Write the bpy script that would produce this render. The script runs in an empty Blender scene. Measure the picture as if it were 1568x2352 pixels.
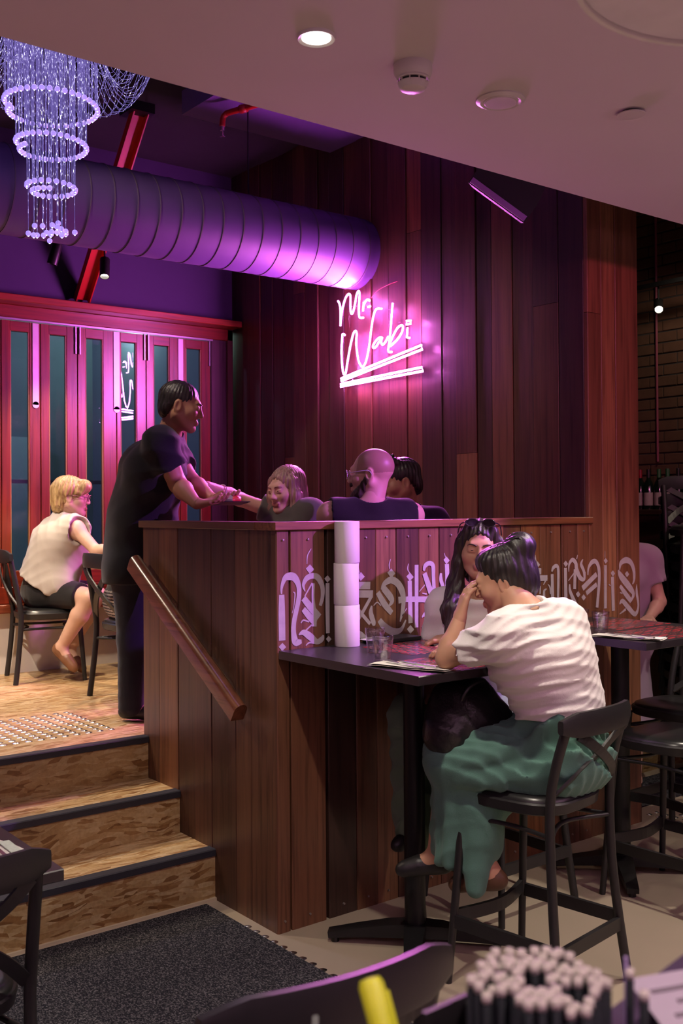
import bpy, bmesh, math, random
import numpy as np
from mathutils import Vector, Matrix
random.seed(7)
PI = math.pi
sc = bpy.context.scene
COL = sc.collection

# ---------------------------------------------------------------- camera
cam_d = bpy.data.cameras.new('camera'); cam = bpy.data.objects.new('camera', cam_d); COL.objects.link(cam)
cam_d.sensor_fit = 'VERTICAL'; cam_d.sensor_height = 36.0; cam_d.sensor_width = 24.0
cam_d.lens = 36.0 * 2393.75 / 2352.0
cam_d.shift_y = -32.744 / 2352.0
YAW, PITCH, ROLL = 0.908526, 0.00933478, -0.00655262
_f = Vector((math.cos(PITCH) * math.cos(YAW), math.cos(PITCH) * math.sin(YAW), math.sin(PITCH)))
_r = Vector((math.sin(YAW), -math.cos(YAW), 0)); _u = _r.cross(_f)
_r2 = _r * math.cos(ROLL) + _u * math.sin(ROLL); _u2 = _u * math.cos(ROLL) - _r * math.sin(ROLL)
M = Matrix((_r2, _u2, -_f)).transposed().to_4x4(); M.translation = (0, 0, 1.65)
cam.matrix_world = M
cam_d.clip_start = 0.05; cam_d.clip_end = 60
cam_d.dof.use_dof = True; cam_d.dof.focus_distance = 4.3; cam_d.dof.aperture_fstop = 6.3
sc.camera = cam

# ---------------------------------------------------------------- exposure
sc.view_settings.view_transform = 'Standard'; sc.view_settings.look = 'None'
sc.view_settings.gamma = 1.0; sc.view_settings.use_curve_mapping = False
sc.view_settings.exposure = 0.35

cy_ = sc.cycles; cy_.max_bounces = 6; cy_.diffuse_bounces = 3; cy_.glossy_bounces = 3; cy_.transmission_bounces = 4; cy_.transparent_max_bounces = 10
cy_.caustics_reflective = False; cy_.caustics_refractive = False; cy_.sample_clamp_indirect = 5.0; cy_.adaptive_threshold = 0.03; cy_.adaptive_min_samples = 16

# ---------------------------------------------------------------- world: night outside
w = bpy.data.worlds.new('world'); sc.world = w; w.use_nodes = True
w.node_tree.nodes['Background'].inputs[0].default_value = (0.30, 0.36, 0.55, 1)
w.node_tree.nodes['Background'].inputs[1].default_value = 0.012

# ---------------------------------------------------------------- lamps of the place, with some added fill lamps
def lamp(name, kind, loc, target, power, col, size=0.1, angle=100, blend=0.6, spread=None):
    d = bpy.data.lights.new(name, kind); d.energy = power; d.color = col
    if kind == 'SPOT': d.spot_size = math.radians(angle); d.spot_blend = blend; d.shadow_soft_size = size
    elif kind == 'AREA':
        d.shape = 'RECTANGLE'; d.size = size; d.size_y = size * 0.5
        if spread: d.spread = math.radians(spread)
    else: d.shadow_soft_size = size
    o = bpy.data.objects.new(name, d); COL.objects.link(o); o.location = loc
    v = Vector(target) - Vector(loc); o.rotation_euler = v.to_track_quat('-Z', 'Y').to_euler()
    o['kind'] = 'helper'
    return o
WARM = (1.0, 0.80, 0.60); NEUT = (1.0, 0.88, 0.74); MAG = (1.0, 0.16, 0.85); VIO = (0.42, 0.12, 1.0)
# recessed downlights in the low ceiling, behind and beside the viewer
for i, (x, y, p) in enumerate([(-0.3, 0.9, 30), (0.9, -0.5, 40), (3.5, 0.9, 75), (-1.6, 2.4, 12)]):
    lamp('downlight_lamp', 'SPOT', (x, y, 2.82), (x, y, 0), p, NEUT, 0.05, 120, 0.7)
# the one in view and the next one along the same row
lamp('downlight_lamp', 'SPOT', (1.58, 2.118, 2.80), (1.58, 2.118, 0), 80, NEUT, 0.03, 120, 0.7)
lamp('downlight_lamp', 'SPOT', (3.60, 2.15, 2.82), (3.60, 2.15, 0), 95, NEUT, 0.035, 110, 0.6)
lamp('downlight_lamp', 'SPOT', (5.5, 3.2, 2.82), (5.5, 3.2, 0), 16, WARM, 0.04, 110, 0.6)
# unseen uplights added behind the viewer to brighten the low ceiling
for x, y in ((-0.5, -1.6), (1.8, -2.2), (4.4, -1.0), (-2.4, 0.6)):
    lamp('ceiling_fill_lamp', 'SPOT', (x, y, 1.9), (x, y, 3.0), 150, (1.0, 0.56, 0.94), 0.15, 165, 0.5)
# violet and pink LED spots on the low ceiling by the bar, aimed at the timber partition and the post
lamp('led_wash_lamp', 'SPOT', (4.05, 1.30, 2.76), (2.72, 3.30, 1.42), 400, (0.62, 0.16, 1.0), 0.03, 38, 0.4)
lamp('led_wash_lamp', 'SPOT', (3.30, 0.90, 2.76), (4.45, 3.35, 2.1), 70, (1.0, 0.16, 0.42), 0.04, 42, 0.5)
# track spots over the raised floor (two are seen from here)
lamp('track_or_fill_lamp', 'SPOT', (2.86, 6.02, 3.04), (2.62, 6.35, 0.7), 110, WARM, 0.03, 85, 0.6)
lamp('track_or_fill_lamp', 'SPOT', (1.6, 5.9, 3.1), (1.95, 5.75, 0.6), 165, WARM, 0.03, 80, 0.6)
lamp('track_or_fill_lamp', 'SPOT', (0.7, 5.4, 3.1), (1.4, 5.0, 0.6), 90, WARM, 0.03, 80, 0.6)
lamp('track_or_fill_lamp', 'SPOT', (0.9, 4.7, 3.2), (2.45, 6.6, 0.75), 210, WARM, 0.03, 34, 0.6)  # wall washer added to brighten the low white wall
# warm fill added high over the void for the timber wall and people
lamp('track_or_fill_lamp', 'SPOT', (1.2, 4.3, 4.0), (4.1, 4.7, 1.55), 120, WARM, 0.04, 58, 0.7)
# weak unseen spot added to lift the far brick wall
lamp('track_or_fill_lamp', 'SPOT', (6.05, 3.9, 3.3), (6.72, 4.7, 2.3), 12, WARM, 0.04, 100, 0.8)
# lane lights outside: greenish at right, bluish one added to tint the panes
lamp('lane_light', 'POINT', (4.0, 8.3, 3.3), (0, 0, 0), 22, (0.66, 1.0, 0.84), 0.15)
lamp('lane_light', 'POINT', (1.0, 8.2, 3.9), (0, 0, 0), 130, (0.55, 0.55, 1.0), 0.15)
# ---------------------------------------------------------------- materials
MATS = {}
def _new(name):
    m = bpy.data.materials.new(name); m.use_nodes = True; nt = m.node_tree
    return m, nt, nt.nodes['Principled BSDF']
def ramp(nt, fac, stops):
    r = nt.nodes.new('ShaderNodeValToRGB'); e = r.color_ramp.elements
    while len(e) > 1: e.remove(e[-1])
    e[0].position = stops[0][0]; e[0].color = (*stops[0][1], 1)
    for p, c in stops[1:]:
        x = e.new(p); x.color = (*c, 1)
    if fac is not None: nt.links.new(fac, r.inputs[0])
    return r.outputs[0]
def mixc(nt, fac, a, b, mode='MIX'):
    n = nt.nodes.new('ShaderNodeMix'); n.data_type = 'RGBA'; n.blend_type = mode
    for i, v in ((0, fac), (6, a), (7, b)):
        if hasattr(v, 'links') or hasattr(v, 'is_output'): nt.links.new(v, n.inputs[i])
        elif i == 0: n.inputs[0].default_value = v
        else: n.inputs[i].default_value = (*v, 1)
    return n.outputs[2]
def coords(nt, scale=(1, 1, 1), rnd=True, rot=(0, 0, 0), kind='Object'):
    tc = nt.nodes.new('ShaderNodeTexCoord'); mp = nt.nodes.new('ShaderNodeMapping')
    mp.inputs['Scale'].default_value = scale; mp.inputs['Rotation'].default_value = rot
    v = tc.outputs[kind]
    if rnd:
        oi = nt.nodes.new('ShaderNodeObjectInfo'); ml = nt.nodes.new('ShaderNodeMath'); ml.operation = 'MULTIPLY'; ml.inputs[1].default_value = 37.0
        nt.links.new(oi.outputs['Random'], ml.inputs[0])
        ad = nt.nodes.new('ShaderNodeVectorMath'); ad.operation = 'ADD'
        nt.links.new(v, ad.inputs[0]); nt.links.new(ml.outputs[0], ad.inputs[1]); v = ad.outputs[0]
    nt.links.new(v, mp.inputs['Vector'])
    return mp.outputs[0]
def noise(nt, vec, scale=5, detail=4, rough=0.55):
    n = nt.nodes.new('ShaderNodeTexNoise'); n.inputs['Scale'].default_value = scale
    n.inputs['Detail'].default_value = detail; n.inputs['Roughness'].default_value = rough
    nt.links.new(vec, n.inputs['Vector']); return n.outputs[0]
def bump(nt, b, h, strength=0.2, dist=0.01):
    n = nt.nodes.new('ShaderNodeBump'); n.inputs['Strength'].default_value = strength; n.inputs['Distance'].default_value = dist
    nt.links.new(h, n.inputs['Height']); nt.links.new(n.outputs[0], b.inputs['Normal'])
def plain(name, col, rough=0.5, metal=0.0, spec=0.5, var=0.12, nscale=14, bstr=0.0, coat=0.0, sheen=0.0):
    """a plain coloured surface with a little mottling"""
    if name in MATS: return MATS[name]
    m, nt, b = _new(name)
    v = coords(nt); n = noise(nt, v, nscale, 3)
    c = mixc(nt, n, tuple(x * (1 - var) for x in col), tuple(min(1, x * (1 + var)) for x in col))
    nt.links.new(c, b.inputs['Base Color'])
    b.inputs['Roughness'].default_value = rough; b.inputs['Metallic'].default_value = metal
    b.inputs['Specular IOR Level'].default_value = spec
    if coat: b.inputs['Coat Weight'].default_value = coat
    if sheen: b.inputs['Sheen Weight'].default_value = sheen
    if bstr: bump(nt, b, n, bstr)
    MATS[name] = m; return m
def emit(name, col, strength):
    if name in MATS: return MATS[name]
    m = bpy.data.materials.new(name); m.use_nodes = True; nt = m.node_tree; nt.nodes.clear()
    e = nt.nodes.new('ShaderNodeEmission'); o = nt.nodes.new('ShaderNodeOutputMaterial')
    e.inputs[0].default_value = (*col, 1); e.inputs[1].default_value = strength
    nt.links.new(e.outputs[0], o.inputs[0]); MATS[name] = m; return m
def timber(name, axis='z', rough=0.42, tint=None, coat=0.15):
    """old boards: the tone comes from each board's own object colour, the grain runs along the board"""
    if name in MATS: return MATS[name]
    m, nt, b = _new(name)
    big = 55.0; sm = 2.2
    s = {'x': (sm, big, big), 'y': (big, sm, big), 'z': (big, big, sm)}[axis]
    v = coords(nt, s); g = noise(nt, v, 1.0, 5, 0.6)
    v2 = coords(nt, tuple(x * 0.22 for x in s)); g2 = noise(nt, v2, 1.0, 3, 0.5)
    v3 = coords(nt, {'x': (1.2, 9, 9), 'y': (9, 1.2, 9), 'z': (9, 9, 1.2)}[axis]); g3 = noise(nt, v3, 1.0, 2, 0.5)
    if tint is None:
        oi = nt.nodes.new('ShaderNodeObjectInfo'); base = oi.outputs['Color']
    else:
        rgb = nt.nodes.new('ShaderNodeRGB'); rgb.outputs[0].default_value = (*tint, 1); base = rgb.outputs[0]
    k1 = ramp(nt, g, [(0.28, (0.42, 0.36, 0.33)), (0.5, (0.95, 0.95, 0.95)), (0.8, (1.22, 1.16, 1.1))])
    c = mixc(nt, 1.0, base, k1, 'MULTIPLY')
    k2 = ramp(nt, g2, [(0.3, (0.62, 0.58, 0.56)), (0.65, (1.1, 1.1, 1.1))])
    c = mixc(nt, 0.8, c, k2, 'MULTIPLY')
    k3 = ramp(nt, g3, [(0.22, (0.25, 0.2, 0.2)), (0.32, (1, 1, 1))])
    c = mixc(nt, 0.8, c, k3, 'MULTIPLY')
    nt.links.new(c, b.inputs['Base Color'])
    b.inputs['Roughness'].default_value = rough; b.inputs['Coat Weight'].default_value = coat; b.inputs['Coat Roughness'].default_value = 0.3
    bump(nt, b, g, 0.25, 0.003)
    MATS[name] = m; return m
def osb(name, rot=(0, 0, 0), squash=1.0, angs=((0.25, 10, 52), (-0.5, 12, 60), (1.1, 14, 56), (-1.2, 15, 70), (0.05, 13, 75)), tone=1.0):
    """oriented strand board: overlapping flakes in three directions, stained in patches"""
    if name in MATS: return MATS[name]
    m, nt, b = _new(name)
    outs = []
    for i, (a, sx, sy) in enumerate(angs):
        tc = nt.nodes.new('ShaderNodeTexCoord'); mp0 = nt.nodes.new('ShaderNodeMapping'); mp0.inputs['Rotation'].default_value = rot
        nt.links.new(tc.outputs['Object'], mp0.inputs[0])
        nz = nt.nodes.new('ShaderNodeTexNoise'); nz.inputs['Scale'].default_value = 3.5; nz.inputs['Detail'].default_value = 1
        nt.links.new(mp0.outputs[0], nz.inputs['Vector'])
        ad = nt.nodes.new('ShaderNodeVectorMath'); ad.operation = 'MULTIPLY_ADD'; ad.inputs[1].default_value = (0.12, 0.12, 0.12)
        nt.links.new(nz.outputs[1], ad.inputs[0]); nt.links.new(mp0.outputs[0], ad.inputs[2])
        mp = nt.nodes.new('ShaderNodeMapping'); mp.inputs['Rotation'].default_value = (0, 0, a); mp.inputs['Scale'].default_value = (sx, sy * squash, 1)
        mp.inputs['Location'].default_value = (i * 3.7, i * 1.9, 0)
        nt.links.new(ad.outputs[0], mp.inputs[0])
        sp = nt.nodes.new('ShaderNodeSeparateXYZ'); nt.links.new(mp.outputs[0], sp.inputs[0])
        cb = nt.nodes.new('ShaderNodeCombineXYZ'); nt.links.new(sp.outputs[0], cb.inputs[0]); nt.links.new(sp.outputs[1], cb.inputs[1])
        vo = nt.nodes.new('ShaderNodeTexVoronoi'); vo.voronoi_dimensions = '2D'; vo.inputs['Scale'].default_value = 1.0
        nt.links.new(cb.outputs[0], vo.inputs['Vector'])
        s2 = nt.nodes.new('ShaderNodeSeparateColor'); nt.links.new(vo.outputs['Color'], s2.inputs[0])
        outs.append((s2.outputs[0], s2.outputs[1], vo.outputs['Distance']))
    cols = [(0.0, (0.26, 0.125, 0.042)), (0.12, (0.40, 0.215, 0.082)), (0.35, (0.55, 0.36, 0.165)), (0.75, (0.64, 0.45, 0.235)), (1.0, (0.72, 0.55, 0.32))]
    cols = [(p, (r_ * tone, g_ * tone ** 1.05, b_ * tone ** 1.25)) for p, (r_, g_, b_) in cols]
    c = ramp(nt, outs[0][0], cols)
    for k in range(1, len(outs)):
        msk = ramp(nt, outs[k][1], [(0.60, (0, 0, 0)), (0.63, (1, 1, 1))])
        c = mixc(nt, msk, c, ramp(nt, outs[k][0], cols))
    fg = noise(nt, coords(nt, (60, 60, 60), False), 1.0, 3, 0.6); c = mixc(nt, 0.55, c, ramp(nt, fg, [(0.3, (0.68, 0.64, 0.6)), (0.6, (1.05, 1.05, 1.05))]), 'MULTIPLY')
    st = noise(nt, coords(nt, (1, 1, 1), False), 2.3, 4, 0.6)
    c = mixc(nt, 0.75, c, ramp(nt, st, [(0.3, (0.45, 0.40, 0.36)), (0.5, (1, 1, 1))]), 'MULTIPLY')
    nt.links.new(c, b.inputs['Base Color']); b.inputs['Roughness'].default_value = 0.42; b.inputs['Coat Weight'].default_value = 0.2
    bump(nt, b, outs[1][2], 0.12, 0.004)
    MATS[name] = m; return m
def glassy(name, tint=(1, 1, 1), refl=0.0, rough=0.0, scale=1.0):
    """thin clear sheet: see-through with a Fresnel mirror share (same from both faces)"""
    if name in MATS: return MATS[name]
    m = bpy.data.materials.new(name); m.use_nodes = True; nt = m.node_tree; nt.nodes.clear()
    o = nt.nodes.new('ShaderNodeOutputMaterial'); mx = nt.nodes.new('ShaderNodeMixShader')
    t = nt.nodes.new('ShaderNodeBsdfTransparent'); g = nt.nodes.new('ShaderNodeBsdfGlossy'); f = nt.nodes.new('ShaderNodeFresnel')
    ge = nt.nodes.new('ShaderNodeNewGeometry'); io = nt.nodes.new('ShaderNodeMapRange'); io.inputs['To Min'].default_value = 1.5; io.inputs['To Max'].default_value = 1 / 1.5
    nt.links.new(ge.outputs['Backfacing'], io.inputs[0]); nt.links.new(io.outputs[0], f.inputs['IOR'])
    g.inputs['Roughness'].default_value = rough; t.inputs[0].default_value = (*tint, 1)
    ma = nt.nodes.new('ShaderNodeMath'); ma.operation = 'MULTIPLY_ADD'; ma.inputs[1].default_value = scale; ma.inputs[2].default_value = refl; ma.use_clamp = True
    nt.links.new(f.outputs[0], ma.inputs[0]); nt.links.new(ma.outputs[0], mx.inputs[0])
    nt.links.new(t.outputs[0], mx.inputs[1]); nt.links.new(g.outputs[0], mx.inputs[2]); nt.links.new(mx.outputs[0], o.inputs[0])
    MATS[name] = m; return m
def speckle(name, dark, light, scale, thr=0.62, stretch=(1, 1, 1), rough=0.95):
    if name in MATS: return MATS[name]
    m, nt, b = _new(name)
    v = coords(nt, stretch, False); n = noise(nt, v, scale, 3, 0.75)
    c = ramp(nt, n, [(thr - 0.1, dark), (thr, tuple((a + b_) / 2 for a, b_ in zip(dark, light))), (thr + 0.08, light)])
    nt.links.new(c, b.inputs['Base Color']); b.inputs['Roughness'].default_value = rough; b.inputs['Specular IOR Level'].default_value = 0.1
    bump(nt, b, n, 0.5, 0.004); MATS[name] = m; return m

# ---------------------------------------------------------------- mesh helpers
ORG = {}
class MB:
    """collects shapes in world (or thing-local) coordinates, then links them as one mesh object"""
    def __init__(s): s.v = []; s.f = []; s.mi = []; s.cur = 0
    def add(s, vs, fs):
        o = len(s.v); s.v += [tuple(p) for p in vs]; s.f += [tuple(i + o for i in f) for f in fs]; s.mi += [s.cur] * len(fs); return s
    def box(s, x0, x1, y0, y1, z0, z1):
        vs = [(x, y, z) for x in (x0, x1) for y in (y0, y1) for z in (z0, z1)]
        return s.add(vs, [(0, 1, 3, 2), (4, 6, 7, 5), (0, 4, 5, 1), (2, 3, 7, 6), (0, 2, 6, 4), (1, 5, 7, 3)])
    def prism(s, poly, axis, a, b):
        """extrude a polygon (list of 2-tuples) along an axis from a to b"""
        def P(p, t): return {'x': (t, p[0], p[1]), 'y': (p[0], t, p[1]), 'z': (p[0], p[1], t)}[axis]
        n = len(poly); vs = [P(p, a) for p in poly] + [P(p, b) for p in poly]
        fs = [tuple(range(n))[::-1], tuple(range(n, 2 * n))] + [(i, (i + 1) % n, n + (i + 1) % n, n + i) for i in range(n)]
        return s.add(vs, fs)
    def cbox(s, x0, x1, y0, y1, z0, z1, c=0.004, axis='z'):
        """box with its four edges along one axis chamfered"""
        def oct_(a0, a1, b0, b1): return [(a0 + c, b0), (a1 - c, b0), (a1, b0 + c), (a1, b1 - c), (a1 - c, b1), (a0 + c, b1), (a0, b1 - c), (a0, b0 + c)]
        if axis == 'z': return s.prism(oct_(x0, x1, y0, y1), 'z', z0, z1)
        if axis == 'x': return s.prism(oct_(y0, y1, z0, z1), 'x', x0, x1)
        return s.prism(oct_(x0, x1, z0, z1), 'y', y0, y1)
    def obox(s, c, ax, ay, az):
        c = Vector(c); ax, ay, az = Vector(ax), Vector(ay), Vector(az)
        vs = [c + ax * i + ay * j + az * k for i in (-1, 1) for j in (-1, 1) for k in (-1, 1)]
        return s.add(vs, [(0, 1, 3, 2), (4, 6, 7, 5), (0, 4, 5, 1), (2, 3, 7, 6), (0, 2, 6, 4), (1, 5, 7, 3)])
    def tube(s, pts, r, n=10, closed=False, caps=True, flat=None, up=None):
        """swept round (or, with flat=(a,b), elliptical) section along a path; r may be a list"""
        P = [Vector(p) for p in pts]; m = len(P)
        R = r if isinstance(r, (list, tuple)) else [r] * m
        prev = None; rings = []
        for i in range(m):
            if closed: t = P[(i + 1) % m] - P[i - 1]
            else: t = P[min(i + 1, m - 1)] - P[max(i - 1, 0)]
            if t.length < 1e-9: t = Vector((0, 0, 1))
            t.normalize()
            if up is not None: a = Vector(up)
            elif prev is None: a = Vector((0, 0, 1)) if abs(t.z) < 0.9 else Vector((1, 0, 0))
            else: a = prev
            a = a - t * a.dot(t)
            if a.length < 1e-6: a = t.orthogonal()
            a.normalize(); prev = a; b = t.cross(a)
            fa, fb = flat if flat else (1, 1)
            rings.append([P[i] + (a * math.cos(2 * PI * k / n) * fa + b * math.sin(2 * PI * k / n) * fb) * R[i] for k in range(n)])
        vs = [q for rg in rings for q in rg]; fs = []
        for i in range(m if closed else m - 1):
            j = (i + 1) % m
            for k in range(n): fs.append((i * n + k, i * n + (k + 1) % n, j * n + (k + 1) % n, j * n + k))
        if caps and not closed: fs += [tuple(range(n))[::-1], tuple(range((m - 1) * n, m * n))]
        return s.add(vs, fs)
    def bar(s, pts, w, h, up=(0, 0, 1)):
        """swept rectangular bar: w across, h along up (w, h may be lists)"""
        P = [Vector(p) for p in pts]; m = len(P); vs = []
        W = w if isinstance(w, (list, tuple)) else [w] * m; Hh = h if isinstance(h, (list, tuple)) else [h] * m
        for i in range(m):
            t = (P[min(i + 1, m - 1)] - P[max(i - 1, 0)]).normalized(); a = Vector(up); a = (a - t * a.dot(t)).normalized(); b = t.cross(a)
            vs += [P[i] + a * Hh[i] / 2 * i2 + b * W[i] / 2 * j2 for i2, j2 in ((-1, -1), (-1, 1), (1, 1), (1, -1))]
        fs = [(0, 1, 2, 3)[::-1], tuple(4 * (m - 1) + k for k in range(4))]
        for i in range(m - 1): fs += [(4 * i + k, 4 * i + (k + 1) % 4, 4 * i + 4 + (k + 1) % 4, 4 * i + 4 + k) for k in range(4)]
        return s.add(vs, fs)
    def lathe(s, prof, c=(0, 0, 0), n=24, axis=(0, 0, 1), ref=None, caps=True):
        """profile of (radius, height) turned about an axis through c"""
        c = Vector(c); ax = Vector(axis).normalized(); a = Vector(ref) if ref else ax.orthogonal(); a = (a - ax * a.dot(ax)).normalized(); b = ax.cross(a)
        vs = []; fs = []; m = len(prof)
        for r, h in prof:
            vs += [c + ax * h + (a * math.cos(2 * PI * k / n) + b * math.sin(2 * PI * k / n)) * r for k in range(n)]
        for i in range(m - 1):
            for k in range(n): fs.append((i * n + k, i * n + (k + 1) % n, (i + 1) * n + (k + 1) % n, (i + 1) * n + k))
        if caps and prof[0][0] > 1e-6: fs.append(tuple(range(n))[::-1])
        if caps and prof[-1][0] > 1e-6: fs.append(tuple(range((m - 1) * n, m * n)))
        return s.add(vs, fs)
    def ball(s, c, r, n=10, m=6, sq=(1, 1, 1)):
        vs = []; fs = []; c = Vector(c)
        for i in range(m + 1):
            ph = PI * i / m
            for k in range(n):
                th = 2 * PI * k / n
                vs.append(c + Vector((math.sin(ph) * math.cos(th) * sq[0], math.sin(ph) * math.sin(th) * sq[1], math.cos(ph) * sq[2])) * r)
        for i in range(m):
            for k in range(n): fs.append((i * n + k, (i + 1) * n + k, (i + 1) * n + (k + 1) % n, i * n + (k + 1) % n))
        return s.add(vs, fs)
    def sheet(s, P, thick=None):
        """grid of points P[i][j] as a surface (thick adds a second skin)"""
        m = len(P); n = len(P[0]); vs = [q for row in P for q in row]
        fs = [(i * n + j, i * n + j + 1, (i + 1) * n + j + 1, (i + 1) * n + j) for i in range(m - 1) for j in range(n - 1)]
        return s.add(vs, fs)
    def build(s, name, mat, parent=None, smooth=False, color=None, local=False, angle=None, origin=None):
        me = bpy.data.meshes.new(name)
        if parent is not None: o0 = Vector((0, 0, 0)) if local else ORG.get(parent.name, Vector((0, 0, 0)))
        elif origin is not None: o0 = Vector(origin)
        elif local: o0 = Vector((0, 0, 0))
        else:
            a = np.array([tuple(p) for p in s.v]); mn, mx = a.min(0), a.max(0); o0 = Vector(((mn[0] + mx[0]) / 2, (mn[1] + mx[1]) / 2, mn[2]))
        me.from_pydata([(p[0] - o0.x, p[1] - o0.y, p[2] - o0.z) for p in s.v], [], s.f)
        mats = mat if isinstance(mat, (list, tuple)) else [mat]
        for m_ in mats: me.materials.append(m_)
        if len(mats) > 1: me.polygons.foreach_set('material_index', s.mi)
        if smooth:
            me.polygons.foreach_set('use_smooth', [True] * len(me.polygons))
        me.validate(); me.update()
        bm = bmesh.new(); bm.from_mesh(me); bmesh.ops.recalc_face_normals(bm, faces=bm.faces)
        if smooth and angle is not None:
            for e in bm.edges:
                if len(e.link_faces) == 2 and e.calc_face_angle(0) > math.radians(angle): e.smooth = False
        bm.to_mesh(me); bm.free()
        ob = bpy.data.objects.new(name, me); COL.objects.link(ob)
        if parent is not None: ob.parent = parent; ORG[ob.name] = o0
        else: ob.location = o0; ORG[ob.name] = o0
        if color is not None: ob.color = (*color, 1)
        return ob
def tag(o, label=None, cat=None, group=None, kind=None):
    if label: o['label'] = label
    if cat: o['category'] = cat
    if group: o['group'] = group
    if kind: o['kind'] = kind
    return o
def thing(name, loc, label, cat, group=None, kind=None):
    o = bpy.data.objects.new(name, None); COL.objects.link(o); o.location = loc; o.empty_display_size = 0.1
    ORG[o.name] = Vector(loc); return tag(o, label, cat, group, kind)
def copy_tree(o, parent=None):
    c = o.copy(); COL.objects.link(c); c.parent = parent; ORG[c.name] = Vector(o.location)
    for ch in o.children: copy_tree(ch, c)
    return c
def dup(o, parent, dx):
    """copy of one piece sharing its mesh, shifted"""
    c = o.copy(); COL.objects.link(c); c.parent = parent; c.location = Vector(o.location) + Vector(dx); return c
def struct(o, label=None): o['kind'] = 'structure'; return tag(o, label) if label else o
def smoothpts(pts, k=6):
    """Catmull-Rom through points"""
    P = [Vector(p) for p in pts]; out = []
    for i in range(len(P) - 1):
        p0, p1, p2, p3 = P[max(i - 1, 0)], P[i], P[i + 1], P[min(i + 2, len(P) - 1)]
        for j in range(k):
            t = j / k; out.append(0.5 * ((2 * p1) + (p2 - p0) * t + (2 * p0 - 5 * p1 + 4 * p2 - p3) * t * t + (3 * p1 - p0 - 3 * p2 + p3) * t ** 3))
    out.append(P[-1]); return out

# ---------------------------------------------------------------- palette
BLACKP = plain('black_resin', (0.018, 0.017, 0.018), 0.42, var=0.2, spec=0.45)
BLACKM = plain('black_metal', (0.014, 0.014, 0.015), 0.38, metal=0.3, spec=0.5)
CHROME = plain('polished_steel', (0.72, 0.72, 0.74), 0.25, metal=1.0, var=0.05)
TIMB = timber('reclaimed_timber'); TIMBY = timber('timber_along_y', 'y'); TIMBX = timber('timber_along_x', 'x')
TONES = [(0.135, 0.058, 0.030), (0.090, 0.038, 0.022), (0.205, 0.080, 0.034), (0.052, 0.025, 0.018), (0.225, 0.105, 0.050), (0.110, 0.044, 0.026), (0.078, 0.032, 0.021), (0.165, 0.070, 0.036)]
def tone(i=None, k=1.0):
    c = random.choice(TONES) if i is None else TONES[i % len(TONES)]
    j = random.uniform(0.88, 1.12) * k; return tuple(x * j for x in c)
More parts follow.
